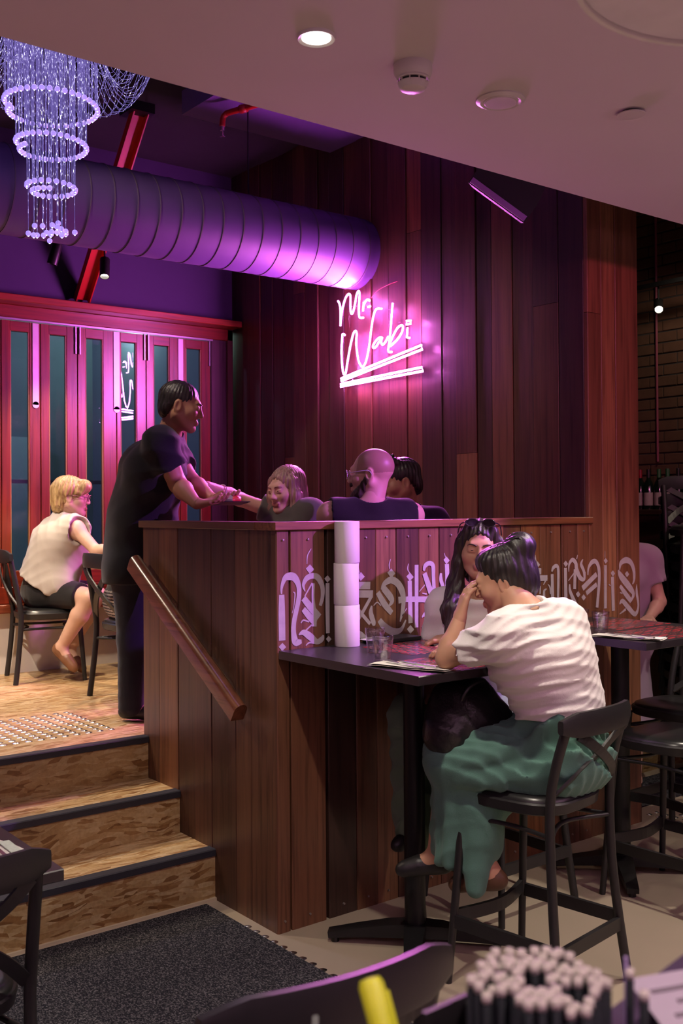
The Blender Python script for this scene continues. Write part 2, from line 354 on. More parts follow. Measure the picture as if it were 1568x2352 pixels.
LETTER = [[(2.309,1.312,0.0254),(2.309,1.234,0.0308),(2.31,1.134,0.0308)],[(2.308,1.315,0.0065),(2.309,1.341,0.0127),(2.323,1.373,0.0218),(2.341,1.382,0.0292),(2.369,1.377,0.0311),(2.389,1.347,0.0239),(2.392,1.31,0.022),(2.386,1.275,0.022),(2.376,1.239,0.022),(2.366,1.198,0.0219),(2.365,1.155,0.0238),(2.375,1.123,0.0311),(2.403,1.123,0.0147)],[(2.363,1.32,0.0037),(2.372,1.311,0.0055),(2.366,1.263,0.0037),(2.358,1.237,0.0029)],[(2.313,1.095,0.0091),(2.313,1.059,0.0018)],[(2.452,1.487,0.003),(2.434,1.46,0.0055),(2.431,1.427,0.0037)],[(2.421,1.319,0.0037),(2.413,1.345,0.0147),(2.43,1.371,0.0222),(2.462,1.379,0.0223),(2.487,1.368,0.0261),(2.506,1.334,0.0224),(2.507,1.294,0.0187),(2.495,1.258,0.0149)],[(2.462,1.349,0.0149),(2.46,1.29,0.0148),(2.467,1.223,0.0186),(2.465,1.177,0.0223)],[(2.456,1.35,0.0074),(2.419,1.299,0.0052)],[(2.413,1.293,0.0258),(2.445,1.258,0.0296),(2.49,1.212,0.0298)],[(2.412,1.25,0.0221),(2.441,1.219,0.0277),(2.471,1.19,0.026)],[(2.4,1.195,0.0044),(2.412,1.206,0.0066),(2.44,1.197,0.0055)],[(2.453,1.185,0.0067),(2.424,1.165,0.0059)],[(2.389,1.15,0.0037),(2.412,1.158,0.0221),(2.444,1.139,0.0296),(2.477,1.116,0.0223),(2.502,1.124,0.0224),(2.51,1.14,0.0075)],[(2.423,1.105,0.0037),(2.44,1.115,0.0067),(2.469,1.111,0.0074)],[(2.533,1.346,0.0188),(2.532,1.252,0.0206),(2.533,1.145,0.0188)],[(2.697,1.429,0.0031),(2.692,1.403,0.0061),(2.699,1.379,0.0038)],[(2.672,1.329,0.0306),(2.755,1.325,0.031)],[(2.672,1.295,0.0306),(2.769,1.289,0.031)],[(2.76,1.279,0.0155),(2.713,1.217,0.0154),(2.677,1.171,0.0115)],[(2.676,1.247,0.0134),(2.713,1.206,0.0154),(2.753,1.166,0.0155)],[(2.762,1.241,0.0078),(2.757,1.21,0.0232),(2.771,1.171,0.0233),(2.773,1.157,0.0116)],[(2.682,1.222,0.0057),(2.677,1.188,0.0057)],[(2.675,1.148,0.0038),(2.699,1.129,0.023),(2.73,1.106,0.0231),(2.774,1.091,0.0078)],[(2.867,1.431,0.0031),(2.859,1.407,0.0055),(2.862,1.389,0.0031)],[(2.817,1.304,0.0117),(2.831,1.328,0.0215),(2.868,1.343,0.0295),(2.905,1.327,0.0317),(2.929,1.294,0.0318),(2.938,1.255,0.0238),(2.932,1.209,0.0199),(2.918,1.164,0.0059)],[(2.827,1.31,0.0293),(2.863,1.273,0.0315),(2.872,1.252,0.0236),(2.858,1.235,0.0079)],[(2.795,1.295,0.0234),(2.831,1.244,0.0294),(2.872,1.203,0.0236)],[(2.772,1.241,0.0047),(2.792,1.253,0.0058),(2.812,1.238,0.0059)],[(2.803,1.179,0.0234),(2.83,1.15,0.0313),(2.876,1.125,0.0315),(2.922,1.129,0.0198),(2.951,1.169,0.006)],[(2.968,1.408,0.0032),(2.963,1.385,0.0064),(2.974,1.367,0.0032)],[(2.974,1.335,0.024),(2.977,1.153,0.024)],[(3.014,1.401,0.0221),(3.011,1.132,0.0201)],[(2.909,1.255,0.0297),(2.957,1.256,0.0239),(3.084,1.248,0.0264)],[(3.056,1.374,0.0121),(3.064,1.395,0.0202),(3.088,1.405,0.0203),(3.11,1.393,0.0224),(3.112,1.343,0.0204),(3.117,1.273,0.0204)],[(3.059,1.363,0.0242),(3.092,1.289,0.0304),(3.116,1.237,0.0285),(3.121,1.215,0.0163),(3.101,1.18,0.0041)],[(3.061,1.312,0.0061),(3.029,1.285,0.0032)],[(3.046,1.277,0.0048),(3.072,1.272,0.0081)],[(3.042,1.173,0.004),(3.067,1.186,0.0243),(3.096,1.162,0.0244),(3.115,1.139,0.0204)],[(2.956,1.218,0.0048),(2.928,1.185,0.0032)],[(3.193,1.398,0.0247),(3.195,1.339,0.0247),(3.189,1.299,0.0165)],[(3.157,1.359,0.0123),(3.157,1.329,0.0205),(3.169,1.292,0.0164),(3.151,1.253,0.0061)],[(3.226,1.363,0.0041),(3.21,1.345,0.0062),(3.207,1.32,0.0082)],[(3.178,1.446,0.0033),(3.186,1.427,0.0041)],[(3.773,1.418,0.0027),(3.773,1.398,0.0089),(3.778,1.386,0.0089)],[(3.748,1.342,0.0309),(3.813,1.339,0.029)],[(3.728,1.309,0.0309),(3.857,1.305,0.0269)],[(3.854,1.307,0.0134),(3.827,1.273,0.0045)],[(3.891,1.322,0.0202),(3.892,1.209,0.0225)],[(3.888,1.334,0.009),(3.9,1.353,0.018),(3.925,1.36,0.0181),(3.936,1.332,0.0181),(3.932,1.207,0.0158)],[(3.86,1.275,0.0036),(3.875,1.258,0.009),(3.877,1.226,0.0067)],[(3.832,1.213,0.0179),(3.833,1.244,0.0134),(3.851,1.253,0.0045)],[(3.806,1.27,0.0089),(3.803,1.23,0.0089)],[(3.989,1.348,0.0205),(3.99,1.203,0.0228)],[(4.014,1.328,0.0046),(4.017,1.365,0.0137),(4.042,1.386,0.0206),(4.067,1.367,0.023),(4.073,1.338,0.0253),(4.098,1.296,0.0254),(4.13,1.286,0.0162),(4.14,1.323,0.0037)],[(4.061,1.339,0.0207),(4.056,1.241,0.0207)],[(4.019,1.267,0.0091),(4.022,1.234,0.0183),(4.046,1.192,0.0229),(4.071,1.158,0.0184)],[(4.081,1.408,0.0037),(4.074,1.387,0.0069)],[(4.122,1.386,0.0037),(4.108,1.361,0.0185),(4.127,1.328,0.0185),(4.13,1.294,0.0093)],[(4.061,1.326,0.0083),(4.01,1.284,0.0046)],[(4.159,1.305,0.007),(4.163,1.339,0.0139),(4.189,1.367,0.0233),(4.222,1.37,0.0234),(4.244,1.335,0.0235),(4.246,1.268,0.0211),(4.228,1.139,0.0211)],[(4.116,1.241,0.0277),(4.227,1.307,0.0258)],[(4.145,1.215,0.0232),(4.227,1.256,0.0234)],[(4.297,1.35,0.0213),(4.294,1.131,0.0212)],[(4.295,1.422,0.0028),(4.294,1.388,0.0047)],[(4.353,1.288,0.0238),(4.358,1.114,0.0238)],[(4.323,1.252,0.0047),(4.336,1.243,0.0071)],[(4.412,1.32,0.0057),(4.422,1.354,0.024),(4.464,1.369,0.0313),(4.505,1.355,0.029),(4.529,1.315,0.0243),(4.532,1.267,0.017),(4.518,1.242,0.0073)],[(4.401,1.32,0.0096),(4.421,1.289,0.0335),(4.483,1.235,0.0386),(4.524,1.19,0.0242),(4.495,1.148,0.0097)],[(4.414,1.239,0.0191),(4.461,1.193,0.0289),(4.503,1.156,0.0266)],[(4.409,1.145,0.0072),(4.433,1.16,0.024),(4.481,1.123,0.0289),(4.537,1.085,0.0243),(4.565,1.126,0.0146),(4.552,1.197,0.0194),(4.553,1.24,0.0039)],[(4.413,1.204,0.0048),(4.434,1.199,0.0072)],[(4.46,1.116,0.0144),(4.408,1.094,0.0048)]]
DIAM = [(2.311,1.109,0.016),(2.446,1.406,0.0189),(2.533,1.363,0.0147),(2.537,1.121,0.0129),(2.706,1.365,0.0181),(2.871,1.371,0.0201),(2.976,1.351,0.0188),(2.977,1.126,0.0188),(3.061,1.129,0.0179),(3.192,1.414,0.017),(3.787,1.372,0.0166),(3.992,1.368,0.0157),(4.083,1.214,0.0158),(4.125,1.196,0.0159),(4.3,1.371,0.0148),(4.357,1.305,0.0163),(4.473,1.296,0.0166)]
NEON = [[(5.303,2.983),(5.286,2.959),(5.278,2.919),(5.277,2.866),(5.279,2.818)],[(5.279,2.818),(5.269,2.879),(5.253,2.934),(5.225,2.988),(5.194,3.009),(5.175,2.994),(5.175,2.941),(5.172,2.893),(5.161,2.879),(5.145,2.894),(5.126,2.943),(5.11,2.993),(5.091,3.011),(5.082,2.988),(5.087,2.927),(5.09,2.881),(5.082,2.844),(5.048,2.837)],[(5.041,2.933),(5.045,2.907),(5.048,2.879)],[(5.044,2.906),(5.025,2.934),(5.003,2.943),(4.983,2.934)],[(5.001,2.897),(4.978,2.897)],[(5.235,2.753),(5.257,2.761),(5.263,2.728),(5.269,2.667),(5.267,2.594),(5.257,2.525),(5.242,2.5),(5.226,2.513),(5.21,2.573),(5.182,2.665),(5.151,2.742),(5.128,2.765),(5.113,2.747),(5.117,2.705),(5.114,2.647),(5.096,2.574),(5.07,2.536),(5.048,2.533),(5.018,2.57),(4.991,2.651),(4.972,2.741),(4.949,2.827),(4.927,2.865),(4.905,2.872),(4.87,2.865)],[(4.865,2.685),(4.886,2.692),(4.922,2.678),(4.95,2.654),(4.95,2.636),(4.928,2.638),(4.893,2.666),(4.87,2.684),(4.875,2.664),(4.864,2.644),(4.837,2.655),(4.808,2.687)],[(4.764,2.883),(4.772,2.832),(4.783,2.743),(4.798,2.654),(4.809,2.598),(4.778,2.59)],[(4.795,2.637),(4.766,2.681),(4.724,2.725),(4.69,2.738),(4.673,2.726),(4.684,2.693),(4.725,2.658),(4.767,2.636),(4.791,2.625)],[(4.631,2.716),(4.638,2.658),(4.614,2.653)],[(4.639,2.757),(4.604,2.754),(4.605,2.735),(4.642,2.737),(4.639,2.757)],[(5.277,2.479),(4.513,2.597),(4.506,2.571),(5.274,2.462),(5.277,2.479)],[(5.282,2.444),(4.507,2.467),(4.502,2.444),(5.281,2.428),(5.282,2.444)]]
NBACK = [(5.357,3.003),(5.25,3.046),(5.127,3.042),(5.082,3.025),(5.071,2.966),(5.008,2.963),(4.98,2.895),(4.9,2.888),(4.844,2.86),(4.829,2.915),(4.77,2.906),(4.768,2.771),(4.692,2.783),(4.658,2.789),(4.615,2.767),(4.63,2.613),(4.541,2.622),(4.509,2.608),(4.51,2.553),(4.763,2.52),(4.774,2.503),(4.764,2.485),(4.535,2.49),(4.503,2.473),(4.504,2.42),(5.327,2.416),(5.338,2.493),(5.318,2.534),(5.319,2.783),(5.284,2.797),(5.331,2.821),(5.341,2.947)]
# ================================================================ THE SETTING
ZP = 0.585                       # raised floor
X0, YF = 2.286, 3.346            # outer corner of the timber partition
# --- lower floor, raised floor, stairs
VINYL = plain('beige_vinyl', (0.40, 0.335, 0.245), 0.38, var=0.05, nscale=5)
f = MB().box(-4, 9.5, -3.5, YF + 1.2, -0.1, 0).build('floor', VINYL); struct(f, 'smooth beige vinyl floor of the lower dining area')
OSBF = osb('strand_board_flat'); OSBV = osb('strand_board_riser', (PI / 2, 0, 0), 1.0, ((0.3, 13, 58), (-0.75, 12, 52), (1.25, 14, 60), (-1.3, 15, 62), (0.75, 16, 70)), 0.62)  # riser copy darkened to stand in for the weaker light on it
f = MB().box(-1.6, 4.18, 4.42, 6.70, 0.35, ZP).box(X0 + 0.1, 4.18, YF + 0.1, 4.42, 0.35, ZP).build('floor', OSBF); struct(f, 'strand board floor of the raised dining area')
st = thing('stairs', (1.0, 3.81, 0), 'three strand board steps with black nosings up to the raised floor', None, kind='structure')
NOSE = plain('black_nosing', (0.022, 0.022, 0.03), 0.5, var=0.25, nscale=60)
XL = -1.6
for k, (z0, z1, y0, y1) in enumerate(((0, 0.212, 3.812, 4.125), (0.212, 0.394, 4.112, 4.425), (0.394, ZP, 4.410, 4.43))):
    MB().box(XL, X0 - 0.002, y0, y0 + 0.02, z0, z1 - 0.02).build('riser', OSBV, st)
    if k < 2: MB().box(XL, X0 - 0.002, y0 + 0.002, y1, z1 - 0.02, z1).build('tread', OSBF, st)
    else: MB().box(XL, X0 - 0.002, y0 + 0.002, 4.42, z1 - 0.02, z1).build('tread', OSBF, st)
    MB().prism([(y0 - 0.006, z1 - 0.026), (y0 + 0.001, z1 - 0.026), (y0 + 0.001, z1 - 0.001), (y0 + 0.046, z1 - 0.001), (y0 + 0.046, z1 + 0.003), (y0 - 0.002, z1 + 0.003), (y0 - 0.006, z1 - 0.001)], 'x', XL, X0 - 0.001).build('nosing', NOSE, st)
MB().box(XL, X0 - 0.002, 3.80, 3.812, 0, 0.012).build('base_trim', plain('pale_trim', (0.5, 0.42, 0.3), 0.5), st)
# --- low plaster ceiling over the viewer, its edge stops at the void over the raised floor
PLAST = plain('white_plaster', (0.62, 0.555, 0.525), 0.85, var=0.03, nscale=3, spec=0.2)
c = MB().box(-4, 9.5, -3.5, 2.602, 2.85, 3.25).build('ceiling', PLAST); struct(c, 'flat white plaster ceiling over the lower dining area')
DARKC = plain('black_ceiling_paint', (0.022, 0.02, 0.026), 0.9, var=0.1)
c = MB().box(-4, 9.5, 2.4, 8.0, 4.14, 4.3).build('ceiling', DARKC); struct(c, 'high black painted ceiling above the raised area')
VIOP = plain('violet_painted_board', (0.17, 0.11, 0.30), 0.6, var=0.06)
c = MB().box(3.07, 4.18, 3.6, 5.46, 3.998, 4.14).build('ceiling_bulkhead', VIOP); struct(c, 'boxed plaster bulkhead under the black ceiling by the timber wall')
# --- room shell out of view (keeps light inside)
SHELL = plain('dim_plaster', (0.16, 0.135, 0.13), 0.9)
struct(MB().box(-4.1, -4, -3.5, 8, -0.1, 4.3).build('wall_left', SHELL)); struct(MB().box(-4, 9.5, -3.6, -3.5, -0.1, 4.3).build('wall_rear', SHELL))
struct(MB().box(-4, -1.6, 6.68, 6.80, 0, 4.14).build('wall_back_left', SHELL)); struct(MB().box(-4, -1.6, 4.42, 6.7, 0.0, ZP).build('floor_edge', SHELL))

# --- timber wall on the right of the raised area (neon wall): every board is a piece
wr = thing('wall_right', (4.385, 5.0, ZP), 'tall dark reclaimed timber board wall carrying the pink neon sign', None, kind='structure')
MB().box(4.20, 4.575, YF + 0.025, 6.9, 0, 4.14).build('wall_core', plain('dark_core', (0.02, 0.012, 0.01), 0.9), wr)
NY = [6.745, 6.531, 6.299, 6.148, 6.012, 5.880, 5.742, 5.598, 5.483, 5.324, 5.176, 5.036, 4.873, 4.711, 4.579, 4.407, 4.289, 4.126, 4.009, 3.855, 3.707, 3.533, 3.370]
NT = [3, 1, 3, 6, 7, 5, 1, 6, 3, 5, 0, 7, 5, 0, 3, 3, 4, 3, 0, 6, 1, 3]
JO = {4: 2.0, 5: 3.12, 9: 3.06, 11: 1.9, 16: 1.95, 20: 2.7, 2: 3.3, 13: 3.3}
for i in range(len(NY) - 1):
    y1, y0 = NY[i], NY[i + 1]; dx = random.choice((0.0, 0.0, 0.004, 0.009, -0.004)); c0 = tone(NT[i], 0.95)
    segs = [(ZP, JO[i]), (JO[i] + 0.002, 4.14)] if i in JO else [(ZP, 4.14)]
    for q, (a, b) in enumerate(segs):
        MB().cbox(4.18 - dx, 4.204, y0 + 0.0015, y1 - 0.0015, a, b, 0.003).build('plank', TIMB, wr, color=c0 if q == 0 else tone(NT[i] + 2, 0.9))
# post face (end of that wall) with its own wide boards
for x0, x1, t in ((4.176, 4.283, 0), (4.283, 4.395, 4), (4.395, 4.584, 7)):
    seg = [(0, 2.62), (2.622, 4.14)] if t == 0 else [(0, 4.14)]
    for q, (a, b) in enumerate(seg):
        MB().cbox(x0 + 0.0015, x1 - 0.0015, YF - (0.002 if t == 7 else 0.0), YF + 0.026, a, b, 0.003).build('plank', TIMB, wr, color=tone(t, 1.25 if q == 0 else 1.5))
MB().box(4.575, 4.59, YF + 0.02, 6.9, 0, 4.14).build('end_board', TIMB, wr, color=tone(3))

# --- low timber partition with a return beside the stairs
wp = thing('wall_front', (3.2, YF, 0), 'waist-high reclaimed timber partition around the raised area with painted lettering', None, kind='structure')
PXS = [2.286, 2.346, 2.352, 2.521, 2.534, 2.678, 2.788, 2.900, 3.030, 3.150, 3.289, 3.427, 3.556, 3.677, 3.811, 3.959, 3.966, 4.083, 4.176]
PT = [0, None, 7, None, 3, 0, 4, 1, 7, 5, 0, 2, 5, 2, 7, None, 5, 7]
MB().box(X0 + 0.022, 4.18, YF + 0.022, YF + 0.11, 0, 1.56).box(X0 + 0.022, X0 + 0.11, YF + 0.022, 4.455, 0, 1.56).build('partition_core', MATS['dark_core'], wp)
for i in range(len(PXS) - 1):
    if PT[i] is None: continue
    dy = random.choice((0, 0, 0.001, 0.002))
    MB().cbox(PXS[i] + 0.001, PXS[i + 1] - 0.001, YF - dy, YF + 0.024, 0, 1.562, 0.0025).build('plank', TIMB, wp, color=tone(PT[i], 1.15))
RY = [3.347, 3.528, 3.643, 3.833, 3.973, 4.123, 4.299, 4.458]; RT = [0, 7, 1, 5, 1, 2, 0]
for i in range(len(RY) - 1):
    dx = random.choice((0, 0.002, 0.004))
    MB().cbox(X0 - dx, X0 + 0.024, RY[i] + 0.001, RY[i + 1] - 0.001, 0, 1.562, 0.0025).build('plank', TIMB, wp, color=tone(RT[i], 1.0))
MB().cbox(X0 + 0.022, X0 + 0.115, 4.452, 4.462, 0, 1.562, 0.002).build('end_board', TIMB, wp, color=tone(5))
MB().cbox(X0 + 0.112, 4.18, YF + 0.11, YF + 0.125, ZP, 1.562, 0.002).build('inner_lining', TIMB, wp, color=tone(1))
MB().cbox(X0 - 0.012, 4.19, YF - 0.014, YF + 0.135, 1.562, 1.594, 0.003, 'x').build('cap_rail', TIMBX, wp, color=tone(2, 1.25))
MB().cbox(X0 - 0.014, X0 + 0.125, YF + 0.136, 4.475, 1.562, 1.594, 0.003, 'y').build('cap_rail', TIMBY, wp, color=tone(0, 1.1))
NAIL = plain('dull_nail', (0.45, 0.4, 0.38), 0.4, metal=0.8)
nb = MB()
for i in range(len(PXS) - 1):
    if PT[i] is None: continue
    for z in (1.525, 0.045):
        nb.lathe([(0.0, -0.0075), (0.004, -0.0072), (0.0045, 0)], ((PXS[i] + PXS[i + 1]) / 2, YF, z), 8, (0, 1, 0))
nb.build('nail_heads', NAIL, wp)['kind'] = 'stuff'

# --- window wall at the back: painted wall over a timber pelmet, six folding glazed doors, low white wall
YW = 6.68
wb = thing('wall_back', (2.5, YW, ZP), 'violet painted back wall above red timber folding windows', None, kind='structure')
VIOW = plain('violet_wall_paint', (0.046, 0.030, 0.092), 0.8, var=0.05)
MB().box(-1.6, 4.2, YW, YW + 0.14, 2.99, 4.14).build('painted_wall', VIOW, wb)
MB().box(-1.6, 4.2, YW - 0.005, YW + 0.14, ZP, 0.985).build('low_wall', plain('white_low_wall', (0.78, 0.74, 0.71), 0.7, var=0.06), wb)
RED = (0.22, 0.026, 0.011)
REDX = timber('red_timber_x', 'x', 0.32, None, 0.4); REDZ = timber('red_timber_z', 'z', 0.32, None, 0.4)
MB().cbox(-1.6, 4.16, YW - 0.16, YW + 0.02, 2.985, 3.03, 0.004, 'x').build('pelmet_shelf', REDX, wb, color=(0.27, 0.042, 0.014))
MB().cbox(-1.6, 4.16, YW - 0.03, YW + 0.05, 2.90, 2.985, 0.004, 'x').build('door_head', REDX, wb, color=RED)
MB().cbox(-1.6, 4.16, YW - 0.10, YW + 0.06, 0.985, 1.04, 0.004, 'x').build('sill_board', REDX, wb, color=(0.22, 0.05, 0.022))
MB().cbox(-1.6, 4.16, YW - 0.05, YW + 0.06, 1.04, 1.15, 0.004, 'x').build('sill_board', REDX, wb, color=RED)
MB().box(-1.6, 3.98, YW - 0.045, YW - 0.028, 2.884, 2.896).build('door_track', plain('lilac_steel', (0.42, 0.40, 0.46), 0.35, metal=0.9), wb)
MB().cbox(3.985, 4.16, YW - 0.01, YW + 0.05, 1.04, 2.90, 0.004).build('side_panel', TIMB, wb, color=(0.075, 0.04, 0.05))
MB().cbox(4.115, 4.165, YW - 0.03, YW + 0.05, 1.04, 3.0, 0.004).build('side_post', TIMB, wb, color=tone(1))
PANE = glassy('window_glass', (0.66, 0.72, 0.80), 0.0, 0.0, 0.45)
leaves = [(2.409, 2.671, 2.469, 2.597), (2.673, 2.931, 2.732, 2.854), (2.933, 3.217, 2.991, 3.119), (3.219, 3.445, 3.250, 3.373), (3.447, 3.717, 3.506, 3.632), (3.719, 3.972, 3.767, 3.895)]
leaves = [(2.147, 2.407, 2.207, 2.335), (1.885, 2.145, 1.945, 2.073)][::-1] + leaves
PLATE = plain('lilac_hinge_plate', (0.56, 0.50, 0.56), 0.4, metal=0.5)
for i, (a, b, pa, pb) in enumerate(leaves):
    d = thing('door_%d' % (i + 1), ((a + b) / 2, YW, 1.15), None, None, kind='structure')
    z0, z1 = 1.15, 2.882; y0, y1 = YW - 0.022, YW + 0.022
    d['label'] = 'red timber folding window leaf, %s from the timber wall' % ['eighth', 'seventh', 'sixth', 'fifth', 'fourth', 'third', 'second', 'first'][i]
    MB().cbox(a + 0.001, pa, y0, y1, z0, z1, 0.003).build('stile', REDZ, d, color=RED)
    MB().cbox(pb, b - 0.001, y0, y1, z0, z1, 0.003).build('stile', REDZ, d, color=(0.19, 0.024, 0.011))
    MB().cbox(pa, pb, y0, y1, 2.816, z1, 0.003, 'x').build('rail', REDX, d, color=RED)
    MB().cbox(pa, pb, y0, y1, z0, 1.252, 0.003, 'x').build('rail', REDX, d, color=RED)
    fr = MB()
    for q0, q1 in ((pa, pa + 0.006), (pb - 0.006, pb)): fr.box(q0, q1, y0 + 0.004, y0 + 0.02, 1.252, 2.816)
    fr.build('glazing_bead', plain('ochre_bead', (0.30, 0.14, 0.05), 0.5), d)
    MB().box(pa, pb, YW + 0.002, YW + 0.006, 1.252, 2.816).build('pane', PANE, d)
    if i >= 2:
        k = i - 2
        if k in (0, 2, 4):
            xs = (2.615, 2.660) if k == 0 else (3.194, 3.240) if k == 2 else (3.700, 3.742)
            m = MB().cbox(xs[0], xs[1], y0 - 0.006, y0, 2.34, 2.878, 0.002); m.lathe([(0.0225, 0), (0.0225, 0.006)], ((xs[0] + xs[1]) / 2, y0 - 0.006, 2.34), 14, (0, 1, 0))
            h = m.build('hinge_plate', PLATE, d)
        if k in (1, 3, 5):
            m = MB()
            for dx in ((-0.014, 0.016) if k < 5 else (-0.012,)): m.cbox(b + dx - 0.006, b + dx + 0.006, y0 - 0.012, y0, 2.70, 2.884, 0.002)
            m.build('top_pivot', MATS['lilac_steel'], d)
# outside the windows: a lane with a rendered wall, bins of light
EXT = plain('night_render', (0.20, 0.22, 0.24), 0.9, var=0.25, nscale=2)
struct(MB().box(-3, 6, 9.2, 9.4, -0.5, 4.5).build('wall_lane', EXT)); struct(MB().box(-3, 6, 6.82, 9.2, -0.6, -0.5).build('ground_lane', EXT))
struct(MB().box(4.2, 4.35, 6.82, 9.2, -0.5, 4.5).build('wall_lane_end', EXT))

# --- far room on the right: brick wall (bricks are pieces), second small stair
wf = thing('wall_far', (6.9, 4.6, 0), 'dim brown brick wall in the far room beyond the timber post', None, kind='structure')
MB().box(6.72, 6.85, 1.0, 8.0, 0, 4.14).build('mortar', plain('dark_mortar', (0.055, 0.045, 0.045), 0.95), wf)
BRK = plain('brown_brick', (0.13, 0.062, 0.038), 0.9, var=0.35, nscale=9, bstr=0.5)
bpro = None; bh, bl = 0.083, 0.24
for r_ in range(0, 32):
    z = 1.55 + r_ * bh; 
    for k in range(8):
        y = 3.6 + k * bl + (bl / 2 if r_ % 2 else 0)
        if bpro is None:
            bpro = MB().cbox(6.712, 6.74, 3.6, 3.6 + bl - 0.011, 1.55, 1.55 + bh - 0.011, 0.003, 'y').build('brick', BRK, wf); bpro.color = (1, 1, 1, 1)
        else: dup(bpro, wf, (random.uniform(-0.004, 0.004), y - 3.6, z - 1.55))
st2 = thing('stairs', (5.6, 3.95, 0), 'short strand board step behind the timber post at the right', None, kind='structure')
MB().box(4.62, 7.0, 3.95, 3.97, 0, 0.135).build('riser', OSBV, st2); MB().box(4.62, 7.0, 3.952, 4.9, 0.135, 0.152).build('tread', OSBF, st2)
MB().box(4.62, 7.0, 3.944, 3.99, 0.146, 0.158).build('nosing', NOSE, st2)
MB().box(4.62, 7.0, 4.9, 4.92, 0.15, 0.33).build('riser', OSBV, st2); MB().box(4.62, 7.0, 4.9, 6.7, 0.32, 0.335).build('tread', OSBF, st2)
# ---------------------------------------------------------------- lettering painted on the partition (grey-lilac brush paint)
PAINT = plain('grey_lilac_paint', (0.42, 0.37, 0.40), 0.55, var=0.18, nscale=40)
def ribbon(mb, pts, Y):
    P = smoothpts([(p[0], p[1], p[2]) for p in pts], 5) if len(pts) > 2 else [Vector(p) for p in pts]
    L = []; Rr = []
    for i, p in enumerate(P):
        q0, q1 = P[max(i - 1, 0)], P[min(i + 1, len(P) - 1)]; t = Vector((q1.x - q0.x, q1.y - q0.y))
        if t.length < 1e-7: t = Vector((0, 1))
        t.normalize(); n = Vector((-t.y, t.x)) * abs(p.z) / 2
        L.append((p.x + n.x, Y, p.y + n.y)); Rr.append((p.x - n.x, Y, p.y - n.y))
    n = len(P); mb.add(L + Rr, [(i, i + 1, n + i + 1, n + i) for i in range(n - 1)])
mb = MB()
for q, s_ in enumerate(LETTER): ribbon(mb, s_, YF - 0.0028 - (q % 7) * 0.00008)
for x, z, r_ in DIAM:
    mb.add([(x - r_ * 1.1, YF - 0.0029, z + r_ * 0.15), (x - r_ * 0.1, YF - 0.0029, z - r_), (x + r_ * 1.1, YF - 0.0029, z - r_ * 0.1), (x + r_ * 0.0, YF - 0.0029, z + r_)], [(0, 1, 2, 3)])
o = mb.build('painted_lettering', PAINT, wp); o['label'] = 'grey lilac brush calligraphy painted across the boards'

# ---------------------------------------------------------------- neon sign
NBASE = plain('white_neon_channel', (0.7, 0.6, 0.68), 0.5)   # the strips shine forwards and sideways only, their backs are opaque
NEONM = emit('pink_neon', (1.0, 0.19, 0.92), 430.0)
ns = thing('neon_sign', (4.15, 4.92, 2.43), 'glowing pink neon sign reading Mr Wabi above two chopsticks on the timber wall', 'sign')
words = [('letter_m', [0, 1]), ('letter_r', [2, 3]), ('full_stop', [4]), ('letter_w', [5]), ('letter_a', [6]), ('letter_b', [7, 8]), ('letter_i', [9, 10]), ('chopstick', [11]), ('chopstick', [12])]
SLEEVE = bpy.data.materials.new('pink_glow'); SLEEVE.use_nodes = True; nt = SLEEVE.node_tree; nt.nodes.clear()  # pink halo of the tubes, drawn as a faintly emitting sleeve
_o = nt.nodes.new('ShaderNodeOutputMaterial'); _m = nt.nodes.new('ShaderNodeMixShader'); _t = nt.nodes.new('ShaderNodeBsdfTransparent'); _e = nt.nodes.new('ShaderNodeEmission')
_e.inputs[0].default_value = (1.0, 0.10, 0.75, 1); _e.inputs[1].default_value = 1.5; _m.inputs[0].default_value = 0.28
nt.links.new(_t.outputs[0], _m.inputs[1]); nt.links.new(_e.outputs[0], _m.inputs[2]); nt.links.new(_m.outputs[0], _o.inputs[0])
for nm, idx in words:
    m = MB(); sl = MB()
    for i in idx:
        pts = [(4.118, y, z) for y, z in NEON[i]]
        if i < 9: pts = smoothpts(pts, 4)
        cl = i >= 10
        if cl: pts = pts[:-1]
        m.tube(pts, 0.0052 if i < 11 else 0.0058, 8, closed=cl); sl.tube(pts, 0.0088, 8, closed=cl)
    p = m.build(nm, [NEONM, NBASE], ns, smooth=True)
    p.data.polygons.foreach_set('material_index', [0 if f_.normal.x < 0.30 else 1 for f_ in p.data.polygons]); p.data.update()
    sl.build('glow_sleeve', SLEEVE, p, smooth=True)
ACRY = glassy('clear_acrylic', (0.95, 0.92, 0.96), 0.0, 0.0, 0.06)
mb = MB(); mb.prism(NBACK, 'x', 4.1465, 4.1515); mb.build('acrylic_backing', ACRY, ns)
for y, z in ((5.28, 2.95), (4.62, 2.60), (5.2, 2.47), (4.56, 2.47)): MB().tube([(4.1515, y, z), (4.181, y, z)], 0.008, 8).build('standoff', CHROME, ns)
mb = MB().tube(smoothpts([(4.16, 5.02, 2.96), (4.165, 4.96, 3.0), (4.17, 4.86, 3.02), (4.17, 4.78, 3.025)], 5), 0.003, 6); mb.build('power_lead', plain('clear_red_lead', (0.25, 0.02, 0.03), 0.4), ns)

